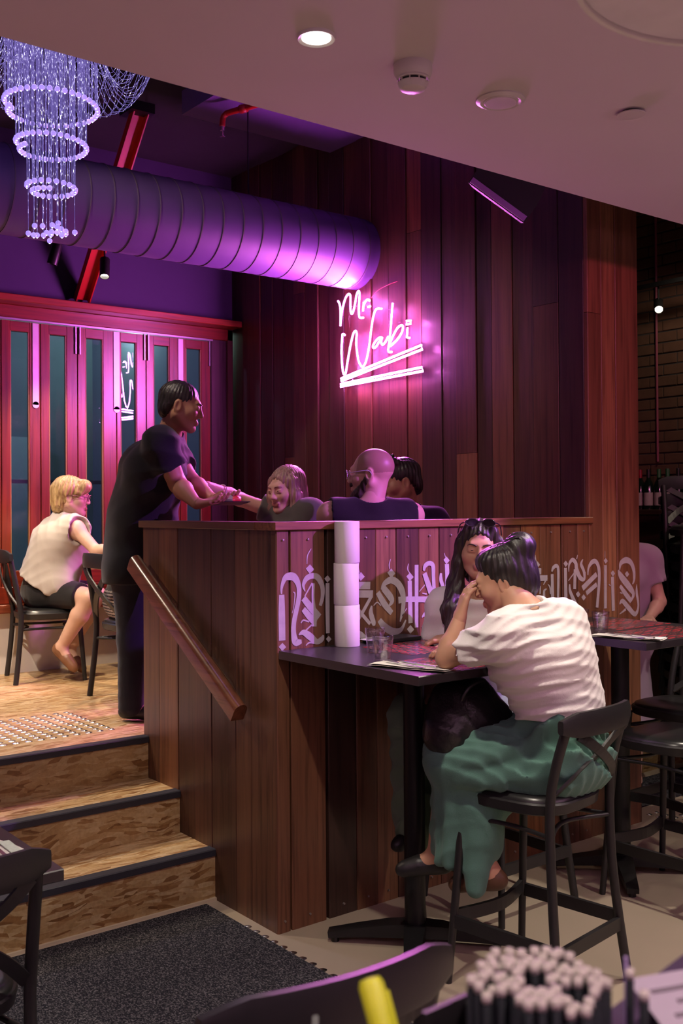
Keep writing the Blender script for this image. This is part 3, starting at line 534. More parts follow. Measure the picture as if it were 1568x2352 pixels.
# ---------------------------------------------------------------- spiral duct
du = thing('air_duct', (2.0, 5.172, 3.042), 'large round spiral-seamed metal air duct running into the timber wall', 'duct')
DUCT = plain('duct_paint', (0.088, 0.05, 0.165), 0.5, var=0.05)
cy, cz, rr = 5.172, 3.265, 0.223
MB().lathe([(rr, 0), (rr, 5.9)], (-1.7, cy, cz), 64, (1, 0, 0)).build('duct_body', DUCT, du, smooth=True, angle=40)
SEAM = plain('duct_seam', (0.09, 0.06, 0.11), 0.5)
sp0 = None
for i in range(45):
    x = 4.10 - i * 0.1315
    if x < -1.6: break
    if sp0 is None:
        m = MB(); n = 64; vs = []
        sp0 = m.lathe([(rr + 0.0, -0.0035), (rr + 0.0035, -0.0028), (rr + 0.0035, 0.0028), (rr, 0.0035)], (x, cy, cz), 64, (1, 0, 0), caps=False).build('seam_ring', SEAM, du, smooth=False)
    else: dup(sp0, du, (x - 4.10, 0, 0))
for x in (0.9, 3.35): MB().tube([(x, cy, cz + rr - 0.01), (x, cy, 4.14)], 0.005, 6).build('hanger_rod', BLACKM, du)

# ---------------------------------------------------------------- red steel brace and sprinkler pipe
REDS = plain('red_steel_paint', (0.40, 0.014, 0.006), 0.45, var=0.12)
br = thing('steel_brace', (2.95, 6.66, 3.05), 'slanting red painted steel channel brace behind the air duct', 'brace')
a, b = Vector((2.955, 6.655, 3.075)), Vector((2.965, 5.80, 4.12)); t = (b - a).normalized(); u_ = Vector((1, 0, 0)); w_ = t.cross(u_).normalized()
MB().obox((a + b) / 2, t * (b - a).length / 2, u_ * 0.048, w_ * 0.004).build('web', REDS, br)
for sx in (-1, 1): MB().obox((a + b) / 2 + u_ * 0.048 * sx - w_ * 0.022 * 1, t * (b - a).length / 2, u_ * 0.004, w_ * 0.026).build('flange', REDS, br)
MB().box(2.88, 3.04, 5.74, 5.90, 4.08, 4.14).build('top_shoe', BLACKM, br)
m = MB()
for k in (0.06, 0.11): m.lathe([(0.0, 0.014), (0.011, 0.012), (0.012, 0)], a + t * k + u_ * 0.052 , 8, (1, 0, 0))
m.build('bolt', REDS, br)
sp = thing('sprinkler_pipe', (3.1, 5.0, 3.83), 'red sprinkler pipe with a drop head under the violet bulkhead', 'pipe')
m = MB().tube(smoothpts([(3.45, 4.3, 3.93), (3.3, 4.75, 3.93), (3.19, 5.08, 3.93), (3.172, 5.13, 3.925), (3.165, 5.15, 3.905), (3.163, 5.155, 3.86)], 5), 0.017, 12); m.build('pipe_run', REDS, sp, smooth=True)
for q in ((3.27, 4.84), (3.215, 5.01)): MB().tube([(q[0] - 0.008, q[1] + 0.02, 3.93), (q[0] + 0.008, q[1] - 0.02, 3.93)], 0.024, 12).build('coupling', REDS, sp, smooth=True)
MB().lathe([(0.012, 0.03), (0.012, 0.0), (0.006, -0.004), (0.006, -0.03), (0.016, -0.033), (0.016, -0.037), (0.0, -0.038)], (3.163, 5.155, 3.835), 14).build('sprinkler_head', CHROME, sp)
MB().tube([(3.16, 4.9, 3.95), (3.14, 4.98, 3.995)], 0.004, 6).build('hanger', BLACKM, sp); MB().tube([(3.27, 4.84, 3.945), (3.27, 4.84, 3.998)], 0.004, 6).build('hanger', BLACKM, sp)

# ---------------------------------------------------------------- loudspeaker hung by the post
sk = thing('loudspeaker', (3.55, 3.1, 2.86), 'black wedge loudspeaker with a violet-lit front tilted under the ceiling edge', 'speaker')
P0, P1 = Vector((3.285, 3.285, 3.088)), Vector((3.478, 3.133, 2.905))      # lower front edge, seen as the bright strip
e = (P1 - P0); L_ = e.length; e.normalize(); nrm = Vector((0.615, 0.788, 0)).cross(e).normalized(); dep = Vector((0.60, 0.77, 0.12)).normalized()
dep = (dep - e * dep.dot(e)).normalized(); upv = e.cross(dep).normalized()
if upv.z < 0: upv = -upv
m = MB(); w0, d0, h0 = L_ / 2, 0.17, 0.30
c0 = (P0 + P1) / 2
pr = [(-w0, 0), (w0, 0), (w0 - 0.0, 0.10), (w0 * 0.72, h0), (-w0 * 0.72, h0), (-w0, 0.10)]
pr2 = [(-w0 * 0.9, 0.03), (w0 * 0.9, 0.03), (w0 * 0.9, 0.1), (w0 * 0.6, h0), (-w0 * 0.6, h0), (-w0 * 0.9, 0.1)]
vs = [c0 + e * a_ + upv * b_ for a_, b_ in pr] + [c0 + e * a_ + upv * b_ + dep * d0 for a_, b_ in pr2]
m.add(vs, [tuple(range(6))[::-1], tuple(range(6, 12))] + [(i, (i + 1) % 6, 6 + (i + 1) % 6, 6 + i) for i in range(6)])
m.build('cabinet', plain('speaker_black', (0.02, 0.018, 0.022), 0.6), sk)
MB().obox(c0 - dep * 0.004 + upv * 0.017, e * (w0 - 0.006), upv * 0.013, dep * 0.006).build('front_grille', plain('violet_lit_grille', (0.40, 0.16, 0.58), 0.5), sk)  # violet light put into the grille colour
MB().tube([c0 + e * 0.04 + upv * 0.25 + dep * 0.09, Vector((3.55, 3.35, 4.14))], 0.012, 8).build('bracket', BLACKM, sk)
MB().box(4.155, 4.182, 5.255, 5.325, 3.185, 3.255).build('junction_box', plain('dark_box', (0.02, 0.02, 0.035), 0.5), wr)

# ---------------------------------------------------------------- ceiling fittings
WHP = plain('white_plastic', (0.62, 0.57, 0.53), 0.4, var=0.04)
dl = thing('downlight', (1.58, 2.118, 2.838), 'round recessed downlight glowing white in the low ceiling', 'light')
MB().lathe([(0.037, 0.0), (0.047, -0.004), (0.049, 0.002), (0.049, 0.012), (0.037, 0.012)], (1.58, 2.118, 2.845), 32, caps=False).build('trim_ring', WHP, dl, smooth=True, angle=40)
MB().lathe([(0.037, 0.001), (0.037, 0.004)], (1.58, 2.118, 2.843), 32).build('lens', emit('downlight_glow', (1, 0.93, 0.85), 9.0), dl)
sd = thing('smoke_detector', (1.893, 2.10, 2.775), 'white round smoke detector with slotted cap on the low ceiling', 'smoke detector')
cx, cy2 = 1.893, 2.10
MB().lathe([(0.0, 2.85), (0.053, 2.85), (0.053, 2.832), (0.050, 2.822), (0.044, 2.815)], (cx, cy2, 0), 32).build('base', WHP, sd, smooth=True, angle=35)
MB().lathe([(0.036, 2.815), (0.036, 2.797)], (cx, cy2, 0), 24).build('chamber', BLACKP, sd)
MB().lathe([(0.044, 2.816), (0.045, 2.810), (0.043, 2.808), (0.037, 2.8085)], (cx, cy2, 0), 32).build('rim', WHP, sd, smooth=True, angle=35)
MB().lathe([(0.041, 2.801), (0.040, 2.794), (0.034, 2.784), (0.020, 2.779), (0.0, 2.778)], (cx, cy2, 0), 32).build('cap', WHP, sd, smooth=True, angle=35)
for k in range(10): MB().obox((cx + 0.040 * math.cos(k * PI / 5), cy2 + 0.040 * math.sin(k * PI / 5), 2.805), (0.0012, 0, 0), (0, 0.0012, 0), (0, 0, 0.009)).build('cage_rib', WHP, sd)
cs = thing('ceiling_speaker', (2.26, 2.123, 2.84), 'flush white ring-shaped ceiling speaker cover', 'ceiling speaker')
MB().lathe([(0.0, 0), (0.072, 0), (0.072, -0.004), (0.060, -0.010), (0.052, -0.007), (0.050, -0.010)], (2.26, 2.123, 2.85), 36).build('bezel', WHP, cs, smooth=True, angle=30)
MB().lathe([(0.048, -0.010), (0.046, -0.0112), (0.0, -0.0115)], (2.26, 2.123, 2.85), 36).build('grille', plain('dusty_plastic', (0.56, 0.50, 0.48), 0.6), cs)
cv = thing('ceiling_cover', (2.649, 1.949, 2.84), 'small thin white blanking disc on the low ceiling', 'ceiling disc')
MB().lathe([(0.030, 0.0), (0.030, -0.008)], (2.649, 1.949, 2.85), 20).build('spacer', BLACKP, cv)
MB().lathe([(0.0, -0.008), (0.043, -0.008), (0.043, -0.011), (0.0, -0.0115)], (2.649, 1.949, 2.85), 32).build('plate', WHP, cv)
# pendant lamp shade close overhead at the right
pd = thing('pendant_lamp', (1.262, 0.693, 2.35), 'white drum pendant shade with a pale diffuser seen from below', 'lamp')
MB().lathe([(0.2655, 0.0), (0.2655, 0.17), (0.258, 0.17), (0.258, 0.0), (0.2655, 0.0)], (1.262, 0.693, 2.35), 64, caps=False).build('shade', plain('white_fabric_shade', (0.92, 0.88, 0.86), 0.8), pd, smooth=True, angle=40)
MB().lathe([(0.257, 0.006), (0.257, 0.010)], (1.262, 0.693, 2.35), 64).build('diffuser', plain('pale_diffuser', (0.88, 0.82, 0.90), 0.6), pd)
MB().tube([(1.262, 0.693, 2.52), (1.262, 0.693, 2.85)], 0.004, 8).build('flex', WHP, pd); MB().lathe([(0.05, 0), (0.05, -0.03), (0.02, -0.045)], (1.262, 0.693, 2.85), 20).build('ceiling_rose', WHP, pd)

# ---------------------------------------------------------------- track spots over the raised floor
SPOTM = emit('spot_glow', (1, 0.9, 0.74), 14.0)
def track_spot(p, aim, label, lit=True, name='track_spot', top=None):
    p = Vector(p); d_ = (Vector(aim) - p).normalized(); t_ = thing(name, p, label, 'spotlight', 'track spotlights')
    MB().lathe([(0.028, -0.10), (0.031, -0.095), (0.031, 0.03), (0.027, 0.03), (0.025, 0.0)], p, 20, d_).build('can', BLACKM, t_, smooth=True, angle=35)
    MB().lathe([(0.0265, 0.007), (0.0265, 0.009)], p, 20, d_).build('lens', SPOTM if lit else BLACKP, t_)
    q = p - d_ * 0.05; MB().tube([q, (q.x, q.y, top)], 0.006, 8).build('stem', BLACKM, t_)
    return t_
track_spot((2.49, 6.0, 3.155), (2.3, 6.2, 2.2), 'black spotlight left of the red brace under the duct, lamp facing away', False, top=3.42)
track_spot((2.823, 6.0, 3.120), (2.66, 5.7, 2.2), 'glowing black spotlight right of the red brace under the duct', True, top=3.42)
tk = MB().box(0.6, 3.6, 5.985, 6.015, 3.42, 3.445).build('light_track', BLACKM); tag(tk, 'black lighting track rail hung behind the round duct', 'track')

# ---------------------------------------------------------------- handrail
hr = thing('handrail', (2.22, 3.53, 0.83), 'round-topped stained timber handrail sloping down the stair side of the partition', 'handrail')
a, b = Vector((2.228, 4.43, 1.40)), Vector((2.228, 3.525, 0.835)); t = (b - a).normalized(); u_ = Vector((1, 0, 0)); w_ = u_.cross(t).normalized()
if w_.z < 0: w_ = -w_
sec = [(-0.030, -0.036), (0.030, -0.036)] + [(0.030 * math.cos(q), 0.012 + 0.030 * math.sin(q)) for q in [i * PI / 10 for i in range(11)]]
vs = [a + u_ * p + w_ * q for p, q in sec] + [b + u_ * p + w_ * q for p, q in sec]; n = len(sec)
HRM = timber('handrail_timber', 'y', 0.25, (0.21, 0.075, 0.035), 0.6)
MB().add(vs, [tuple(range(n))[::-1], tuple(range(n, 2 * n))] + [(i, (i + 1) % n, n + (i + 1) % n, n + i) for i in range(n)]).build('rail', HRM, hr, smooth=True, angle=30)
for k in (0.2, 0.8):
    q = a + (b - a) * k; MB().tube([q - w_ * 0.036, q - w_ * 0.065, q - w_ * 0.07 + u_ * 0.058], 0.007, 8).build('bracket', BLACKM, hr)

# ---------------------------------------------------------------- tactile studs and entrance mat
STUD = [(0.0, 0.0048), (0.005, 0.0047), (0.0075, 0.004), (0.0165, 0.0006), (0.0175, 0.0)]
def stud_field(name, label, spots, z, origin):
    t_ = thing(name, origin, label, 'tactile studs'); p0 = None
    for (x, y) in spots:
        if p0 is None:
            x0_, y0_ = x, y; p0 = MB().lathe(STUD[::-1], (x, y, z), 12).build('stud', CHROME, t_, smooth=True, angle=50)
        else: dup(p0, t_, (x - x0_, y - y0_, 0))
    return t_
sx, sy = 0.0585, 0.0535
stud_field('tactile_studs', 'grid of steel tactile studs on the raised floor above the stairs', [(2.222 - i * sx, 5.205 - j * sy) for i in range(14) for j in range(11)], ZP, (1.85, 4.93, ZP))
stud_field('tactile_studs', 'row of steel tactile studs along the dark mat beside the partition', [(2.234 - i * 0.055, 3.486 - j * 0.0615) for i in range(1) for j in range(14)], 0.0, (2.23, 3.2, 0))
stud_field('tactile_studs', 'steel tactile studs on the floor behind the timber post', [(4.72 + i * 0.06, 3.40 - j * 0.06) for i in range(4) for j in range(5)], 0.0, (4.8, 3.3, 0))
MATM = speckle('dark_loop_carpet', (0.014, 0.014, 0.018), (0.17, 0.16, 0.165), 190, 0.575, (1, 0.6, 1))
m = MB().box(0.2, 2.219, 1.7, 3.775, 0, 0.009).build('entrance_mat', MATM); tag(m, 'large speckled charcoal carpet mat at the foot of the stairs', 'mat')
m = MB().box(4.72, 7.0, 3.50, 3.86, 0, 0.008).build('entrance_mat', MATM); tag(m, 'narrow dark carpet mat in front of the step at the right', 'mat')
# ---------------------------------------------------------------- fibre-optic chandelier
rng = random.Random(3)
CX, CY = 1.663, 4.012
ch = thing('chandelier', (CX, CY, 2.74), 'violet fibre optic chandelier with spiral rings of crystal balls', 'chandelier')
FIB = bpy.data.materials.new('fibre_glow'); FIB.use_nodes = True; nt = FIB.node_tree; nt.nodes.clear()
_o = nt.nodes.new('ShaderNodeOutputMaterial'); _e = nt.nodes.new('ShaderNodeEmission')
v = coords(nt, (260, 260, 55), False); nz = noise(nt, v, 1.0, 2, 0.5)
c = ramp(nt, nz, [(0.50, (0.17, 0.12, 0.46)), (0.62, (0.34, 0.26, 0.74)), (0.72, (0.75, 0.72, 1.0))]); nt.links.new(c, _e.inputs[0])
s_ = ramp(nt, nz, [(0.55, (0.6, 0.6, 0.6)), (0.66, (1.0, 1.0, 1.0)), (0.76, (8, 8, 8))]); bw = nt.nodes.new('ShaderNodeRGBToBW'); nt.links.new(s_, bw.inputs[0]); nt.links.new(bw.outputs[0], _e.inputs[1])
nt.links.new(_e.outputs[0], _o.inputs[0])
CRY, nt, b_ = _new('crystal_ball'); b_.inputs['Base Color'].default_value = (0.62, 0.50, 0.95, 1); b_.inputs['Roughness'].default_value = 0.08; b_.inputs['Specular IOR Level'].default_value = 0.9
b_.inputs['Emission Color'].default_value = (0.38, 0.27, 1.0, 1); b_.inputs['Emission Strength'].default_value = 0.8
GLOW = emit('fibre_tip', (0.82, 0.80, 1.0), 7.0)
balls = []
def spiral(n, r0, r1, z, dz, a0, turns):
    for i in range(n):
        t = i / (n - 1); a = a0 + t * turns * 2 * PI; r = r0 + (r1 - r0) * t
        balls.append((CX + r * math.cos(a), CY + r * math.sin(a), z - dz * t))
# rings wind slightly downwards; a second short overlap closes each ring
spiral(46, 0.186, 0.172, 3.290, 0.045, 2.2, 1.14)
spiral(38, 0.142, 0.126, 3.128, 0.038, 2.4, 1.15)
spiral(26, 0.100, 0.074, 2.952, 0.030, 2.6, 1.25)
for k in range(20):
    a = rng.uniform(0, 2 * PI); r = rng.choice((0.03, 0.045, 0.085)) + rng.uniform(-0.012, 0.012); balls.append((CX + r * math.cos(a), CY + r * math.sin(a), 2.765 + rng.uniform(-0.02, 0.02)))
b0 = None; p0 = None
for (x, y, z) in balls:
    if b0 is None:
        x0_, y0_, z0_ = x, y, z; b0 = MB().ball((x, y, z), 0.0112, 10, 6).build('crystal_ball', CRY, ch, smooth=True)
        g0 = MB().ball((x, y, z - 0.0098), 0.0034, 6, 4).build('fibre_tip', GLOW, b0)
    else:
        c_ = dup(b0, ch, (x - x0_, y - y0_, z - z0_)); g_ = g0.copy(); COL.objects.link(g_); g_.parent = c_; g_.location = g0.location
m = MB()
def strand(p, q, r=0.0012): p, q = Vector(p), Vector(q); k_ = max(2, int((q - p).length / 0.12)); m.tube([p + (q - p) * (i / k_) for i in range(k_ + 1)], r, 3, caps=False)
for (x, y, z) in balls: strand((x, y, z), (x + rng.uniform(-.004, .004), y + rng.uniform(-.004, .004), 4.10))
for k in range(150):
    a = rng.uniform(0, 2 * PI); r = 0.18 * math.sqrt(rng.random()); x, y = CX + r * math.cos(a), CY + r * math.sin(a)
    zb = 3.30 if r > 0.14 else 3.13 if r > 0.10 else 2.96
    strand((x, y, zb + rng.uniform(-0.03, 0.05)), (x, y, 4.10), 0.0010)
o = m.build('fibre_strands', FIB, ch); o['kind'] = 'stuff'
m = MB()
for k in range(40):      # swagged strands looped from the canopy out to the ceiling ring
    a = 2 * PI * k / 40
    for tw, dp in ((0.42, 0.86), (-0.42, 0.86), (0.15, 0.72)):
        pts = []
        for i in range(13):
            t = i / 12; r = 0.10 + 0.46 * t; aa = a + tw * t; z = 4.08 - dp * 4 * t * (1 - t) * (1 - 0.35 * t) - 0.06 * (1 - t)
            pts.append((CX + r * math.cos(aa), CY + r * math.sin(aa), z))
        m.tube(pts, 0.0011, 3, caps=False)
o = m.build('swagged_strands', FIB, ch); o['kind'] = 'stuff'
MB().lathe([(0.0, 0.0), (0.30, 0.0), (0.30, 0.04), (0.0, 0.04)], (CX, CY, 4.10), 32).build('canopy_plate', BLACKM, ch)
for m_ in (FIB, GLOW, CRY, SLEEVE): m_.cycles.emission_sampling = 'NONE'
lamp('chandelier_lamp', 'POINT', (CX, CY, 3.45), (0, 0, 0), 7, (0.45, 0.32, 1.0), 0.16)
# ================================================================ FURNITURE
def rz(p, a): return Vector((p[0] * math.cos(a) - p[1] * math.sin(a), p[0] * math.sin(a) + p[1] * math.cos(a), p[2]))
SEATPAD = plain('black_seat_pad', (0.02, 0.02, 0.02), 0.3, var=0.15, spec=0.6)
def cross_chair(name, H, top, foot=False):
    """cross-back cafe chair or bar stool, local frame: front is +Y"""
    t = bpy.data.objects.new(name, None); COL.objects.link(t); ORG[t.name] = Vector((0, 0, 0)); t.empty_display_size = 0.1
    sp_ = 0.035 if foot else 0.02
    # seat: frame ring and pad
    def outline(k, r=1.0):
        out = []
        for i in range(28):
            a = 2 * PI * i / 28; c, s = math.cos(a), math.sin(a); e_ = 2.0 / 3.2
            x = math.copysign(abs(c) ** e_, c) * 0.205 * r; y = math.copysign(abs(s) ** e_, s) * 0.20 * r
            out.append((x * (1.0 + 0.06 * (y / 0.2)), y, k))
        return out
    def rings(rs):
        m = MB(); vs = [p for k, r in rs for p in outline(k, r)]; n = 28; L = len(rs)
        fs = [(i * n + j, i * n + (j + 1) % n, (i + 1) * n + (j + 1) % n, (i + 1) * n + j) for i in range(L - 1) for j in range(n)]
        fs += [tuple(range(n))[::-1], tuple(range((L - 1) * n, L * n))]; return m.add(vs, fs)
    rings([(H - 0.045, 0.93), (H - 0.04, 0.97), (H - 0.008, 1.0), (H - 0.002, 0.98)]).build('seat_frame', BLACKP, t, smooth=True, angle=40)
    rings([(H - 0.004, 0.95), (H + 0.010, 0.93), (H + 0.018, 0.82), (H + 0.020, 0.4)]).build('seat', SEATPAD, t, smooth=True, angle=60)
    for s in (-1, 1):
        q = smoothpts([(s * (0.185 + sp_), -0.20 - sp_, 0), (s * 0.192, -0.195, H * 0.55), (s * 0.188, -0.185, H - 0.02), (s * 0.186, -0.205, H + 0.12), (s * 0.182, -0.245, top - 0.055)], 5)
        MB().tube(q, [0.0165] * len(q), 10, flat=(1.0, 1.0)).build('rear_leg', BLACKP, t, smooth=True, angle=60)
        MB().tube([(s * (0.188 + sp_), 0.175 + sp_, 0), (s * 0.182, 0.165, H - 0.03)], [0.0135, 0.0165], 10).build('front_leg', BLACKP, t, smooth=True, angle=60)
    # curved top rail
    pts = [(x, -0.245 - 0.055 * (1 - (x / 0.215) ** 2), top - 0.042 + 0.008 * (1 - (x / 0.215) ** 2)) for x in [(-0.215 + 0.43 * i / 14) for i in range(15)]]
    hs = [0.045 + 0.04 * min(1, (1 - abs(-1 + 2 * i / 14)) * 4) for i in range(15)]
    m = MB(); vs = []; n = 8
    for p, h in zip(pts, hs):
        for k in range(n):
            a = 2 * PI * (k + 0.5) / n; vs.append((p[0], p[1] + math.copysign(abs(math.cos(a)) ** 0.5, math.cos(a)) * 0.011, p[2] + math.copysign(abs(math.sin(a)) ** 0.5, math.sin(a)) * h / 2))
    fs = [(i * n + k, i * n + (k + 1) % n, (i + 1) * n + (k + 1) % n, (i + 1) * n + k) for i in range(14) for k in range(n)] + [tuple(range(n)), tuple(range(14 * n, 15 * n))]
    m.add(vs, fs).build('top_rail', BLACKP, t, smooth=True, angle=50)
    # crossed slats
    for s in (-1, 1):
        q = smoothpts([(s * 0.178, -0.19, H + 0.03), (s * 0.10, -0.235 - 0.008 * s, H + (top - H) * 0.30), (0, -0.262 - 0.007 * s, H + (top - H) * 0.50), (-s * 0.10, -0.272 - 0.004 * s, H + (top - H) * 0.68), (-s * 0.155, -0.272, top - 0.07)], 4)
        MB().bar(q, 0.009, 0.034, up=(1, 0, 0.2)).build('cross_slat', BLACKP, t)
    # bowed stretcher ring under the seat
    zr = H - 0.10
    def bow(p, q, b): return smoothpts([p, ((p[0] + q[0]) / 2 + b[0], (p[1] + q[1]) / 2 + b[1], p[2]), q], 8)
    for p, q, b in (((-0.187, -0.19, zr), (0.187, -0.19, zr), (0, 0.07)), ((-0.183, 0.165, zr), (0.183, 0.165, zr), (0, -0.06)), ((-0.187, -0.19, zr), (-0.183, 0.165, zr), (0.03, 0)), ((0.187, -0.19, zr), (0.183, 0.165, zr), (-0.03, 0))):
        MB().tube(bow(p, q, b), 0.008, 8).build('stretcher', BLACKP, t, smooth=True)
    if foot:
        zf = 0.20; k = 1 - zf / (H - 0.03)
        fx, fy = 0.182 + (0.006 + sp_) * k, 0.165 + (0.01 + sp_) * k; rx, ry = 0.19 + sp_ * 0.6, -0.197 - sp_ * 0.5
        for p, q, b, dz in (((-fx, fy, zf), (fx, fy, zf), (0, -0.05), 0.03), ((-rx, ry, zf), (rx, ry, zf), (0, 0), 0.0), ((-rx, ry, zf), (-fx, fy, zf), (0, 0), 0.015), ((rx, ry, zf), (fx, fy, zf), (0, 0), 0.015)):
            pts = [(x, y, z + dz) for x, y, z in (bow(p, q, b) if b != (0, 0) else [p, q])]
            MB().bar(pts, 0.016, 0.045).build('foot_rail', BLACKP, t)
    return t
PROTO = {}
def place_chair(kind, loc, ang, label, group):
    if kind not in PROTO:
        o = PROTO[kind] = cross_chair(*{'stool': ('bar_stool', 0.675, 0.985, True), 'chair': ('dining_chair', 0.43, 0.815, False)}[kind])
    else: o = copy_tree(PROTO[kind])
    o.location = loc; o.rotation_euler = (0, 0, math.radians(ang)); ORG[o.name] = Vector(loc)
    return tag(o, label, 'stool' if kind == 'stool' else 'chair', group)
GS = 'black cross-back bar stools'; GC = 'black cross-back dining chairs'
place_chair('stool', (2.765, 2.465, 0), 8, 'black cross-back bar stool under the woman in the white tee', GS)
place_chair('stool', (3.21, 3.07, 0), 90, 'black bar stool under the long-haired woman behind the near high table', GS)
place_chair('stool', (3.83, 2.63, 0), 2, 'empty black cross-back bar stool pushed under the right high table', GS)
place_chair('stool', (4.43, 3.00, 0), 90, 'empty black bar stool at the far side of the right high table', GS)
place_chair('chair', (2.59, 6.36, ZP), -103, 'black cross-back chair under the blonde woman by the windows', GC)
place_chair('chair', (2.745, 5.38, ZP), -90, 'black cross-back chair beside the standing man on the raised floor', GC)
place_chair('chair', (0.80, 2.74, 0.009), 2, 'black cross-back chair at the left edge in front of the steps', GC)
place_chair('stool', (0.945, 1.455, 0), -5, 'black bar stool back in the near foreground, out of focus', GS)

def pedestal_table(name, x0, x1, y0, y1, z, loc, label, arm=0.33, fz=0.0, cat='table', top=None):
    cx, cy = loc; t = thing(name, (cx, cy, fz), label, cat, 'black pedestal tables')
    MB().cbox(x0, x1, y0, y1, z - 0.032, z, 0.003, 'x').build('table_top', top or TTOP, t)
    MB().tube([(cx, cy, fz + 0.06), (cx, cy, z - 0.032)], 0.040, 20).build('column', BLACKM, t, smooth=True, angle=40)
    MB().box(cx - 0.15, cx + 0.15, cy - 0.15, cy + 0.15, z - 0.042, z - 0.032).build('top_plate', BLACKM, t)
    for k in range(4):
        a = PI / 4 + k * PI / 2; d_ = Vector((math.cos(a), math.sin(a), 0)); c0 = Vector((cx, cy, fz))
        q = [c0 + d_ * r + Vector((0, 0, h)) for r, h in ((0.0, 0.062), (0.10, 0.058), (0.22, 0.045), (arm, 0.030))]
        MB().bar(q, [0.085, 0.075, 0.06, 0.05], [0.05, 0.046, 0.034, 0.022]).build('base_arm', BLACKM, t)
        MB().lathe([(0.016, 0), (0.016, 0.022)], c0 + d_ * (arm - 0.025), 10).build('foot', BLACKP, t)
    return t
TTOP = plain('dark_laminate', (0.028, 0.022, 0.026), 0.34, var=0.15, nscale=30)
ZT = 1.097
pedestal_table('bar_table', 2.288, 2.988, 2.53, 3.335, ZT, (2.64, 2.95), 'black high pedestal table against the partition with the paper roll stack')
pedestal_table('bar_table', 3.54, 4.24, 2.555, 3.335, ZT, (3.89, 2.95), 'black high pedestal table at the right beside the timber post')
pedestal_table('dining_table', 0.45, 1.11, 2.62, 3.28, 0.705, (0.78, 2.95), 'black dining table corner at the left edge before the steps', 0.30, 0.009)
pedestal_table('dining_table', 3.05, 3.72, 5.15, 6.45, ZP + 0.705, (3.38, 5.8), 'black dining table on the raised floor in front of the windows', 0.32, ZP)

# ---------------------------------------------------------------- things on the tables
PAPER = plain('white_paper', (0.74, 0.70, 0.68), 0.7, var=0.03); CLOTH = plain('white_napkin', (0.80, 0.77, 0.70), 0.85, var=0.04, bstr=0.2, nscale=60)
for k, nm in enumerate(('bottom', 'middle', 'topmost')):
    z0 = ZT + k * 0.166; c = (2.578 + (0.001, -0.0015, 0.002)[k], 3.276 + (0, 0.001, -0.001)[k], 0)
    t = thing('paper_roll', (c[0], c[1], z0), 'white paper roll, %s of the three stacked against the partition' % nm, 'paper roll', 'stacked white paper rolls')
    MB().lathe([(0.022, z0 + 0.001), (0.049, z0 + 0.0005), (0.0505, z0 + 0.003), (0.0505, z0 + 0.163), (0.049, z0 + 0.1655), (0.022, z0 + 0.165)], c, 36).build('roll', PAPER, t, smooth=True, angle=35)
    MB().lathe([(0.022, z0 + 0.002), (0.022, z0 + 0.164)], c, 20).build('core_tube', plain('card_core', (0.35, 0.24, 0.14), 0.9), t)
def tumbler(x, y, z, label, full=0.0):
    t = thing('tumbler', (x, y, z), label, 'glass', 'fluted water tumblers'); m = MB(); n = 48; vs = []
    prof = [(0.0, 0.0), (0.029, 0.0005), (0.0305, 0.004), (0.0315, 0.02), (0.034, 0.05), (0.0355, 0.066), (0.037, 0.075), (0.0382, 0.094), (0.0370, 0.0945), (0.0350, 0.07), (0.0315, 0.04), (0.0285, 0.014), (0.0, 0.012)]
    rows = []
    for i, (r, h) in enumerate(prof):
        fl = 0.0016 if 3 <= i <= 5 else 0.0
        rows.append([(x + (r - fl * (0.5 + 0.5 * math.cos(12 * 2 * PI * k / n))) * math.cos(2 * PI * k / n), y + (r - fl * (0.5 + 0.5 * math.cos(12 * 2 * PI * k / n))) * math.sin(2 * PI * k / n), z + h) for k in range(n)])
    vs = [p for r in rows for p in r]; fs = [(i * n + k, i * n + (k + 1) % n, (i + 1) * n + (k + 1) % n, (i + 1) * n + k) for i in range(len(rows) - 1) for k in range(n)]
    m.add(vs, fs).build('glass_body', glassy('tumbler_glass', (0.975, 0.98, 0.98), 0.10), t, smooth=True)
    if full: MB().lathe([(0.0, 0.0125), (0.0283, 0.0145), (0.0313, 0.04), (0.0348, 0.0125 + full), (0.0, 0.0125 + full)], (x, y, z), 32).build('water', glassy('water', (0.97, 0.98, 0.98), 0.0), t, smooth=True, angle=40)
tumbler(2.540, 3.055, ZT, 'fluted water glass farther back, beside the paper rolls on the near high table', 0.04)
tumbler(2.405, 2.850, ZT, 'fluted water glass nearest the table edge, beside the folded napkin')
tumbler(3.672, 2.885, ZT, 'fluted water glass at the front of the right high table', 0.055)
tumbler(3.690, 3.010, ZT, 'fluted water glass behind the other one on the right high table', 0.05)
# printed placemat menus: dark sheet, rows of red and white print
def menu_mat(name, ang):
    m, nt, b = _new(name); v = coords(nt, (1, 1, 1), False, (0, 0, ang))
    n1 = nt.nodes.new('ShaderNodeTexBrick'); n1.inputs['Scale'].default_value = 1.0; n1.inputs['Brick Width'].default_value = 0.075; n1.inputs['Row Height'].default_value = 0.021; n1.inputs['Mortar Size'].default_value = 0.0068; n1.inputs['Mortar Smooth'].default_value = 0.0
    n1.inputs['Color1'].default_value = (0.80, 0.04, 0.06, 1); n1.inputs['Color2'].default_value = (0.035, 0.03, 0.032, 1); n1.inputs['Mortar'].default_value = (0.035, 0.03, 0.032, 1); n1.inputs['Bias'].default_value = -0.25
    nt.links.new(v, n1.inputs['Vector'])
    n2 = noise(nt, coords(nt, (330, 90, 1), False, (0, 0, ang)), 1.0, 2); msk = ramp(nt, n2, [(0.60, (0, 0, 0)), (0.64, (1, 1, 1))])
    c = mixc(nt, msk, n1.outputs[0], (0.30, 0.26, 0.26)); nt.links.new(c, b.inputs['Base Color']); b.inputs['Roughness'].default_value = 0.25; return m
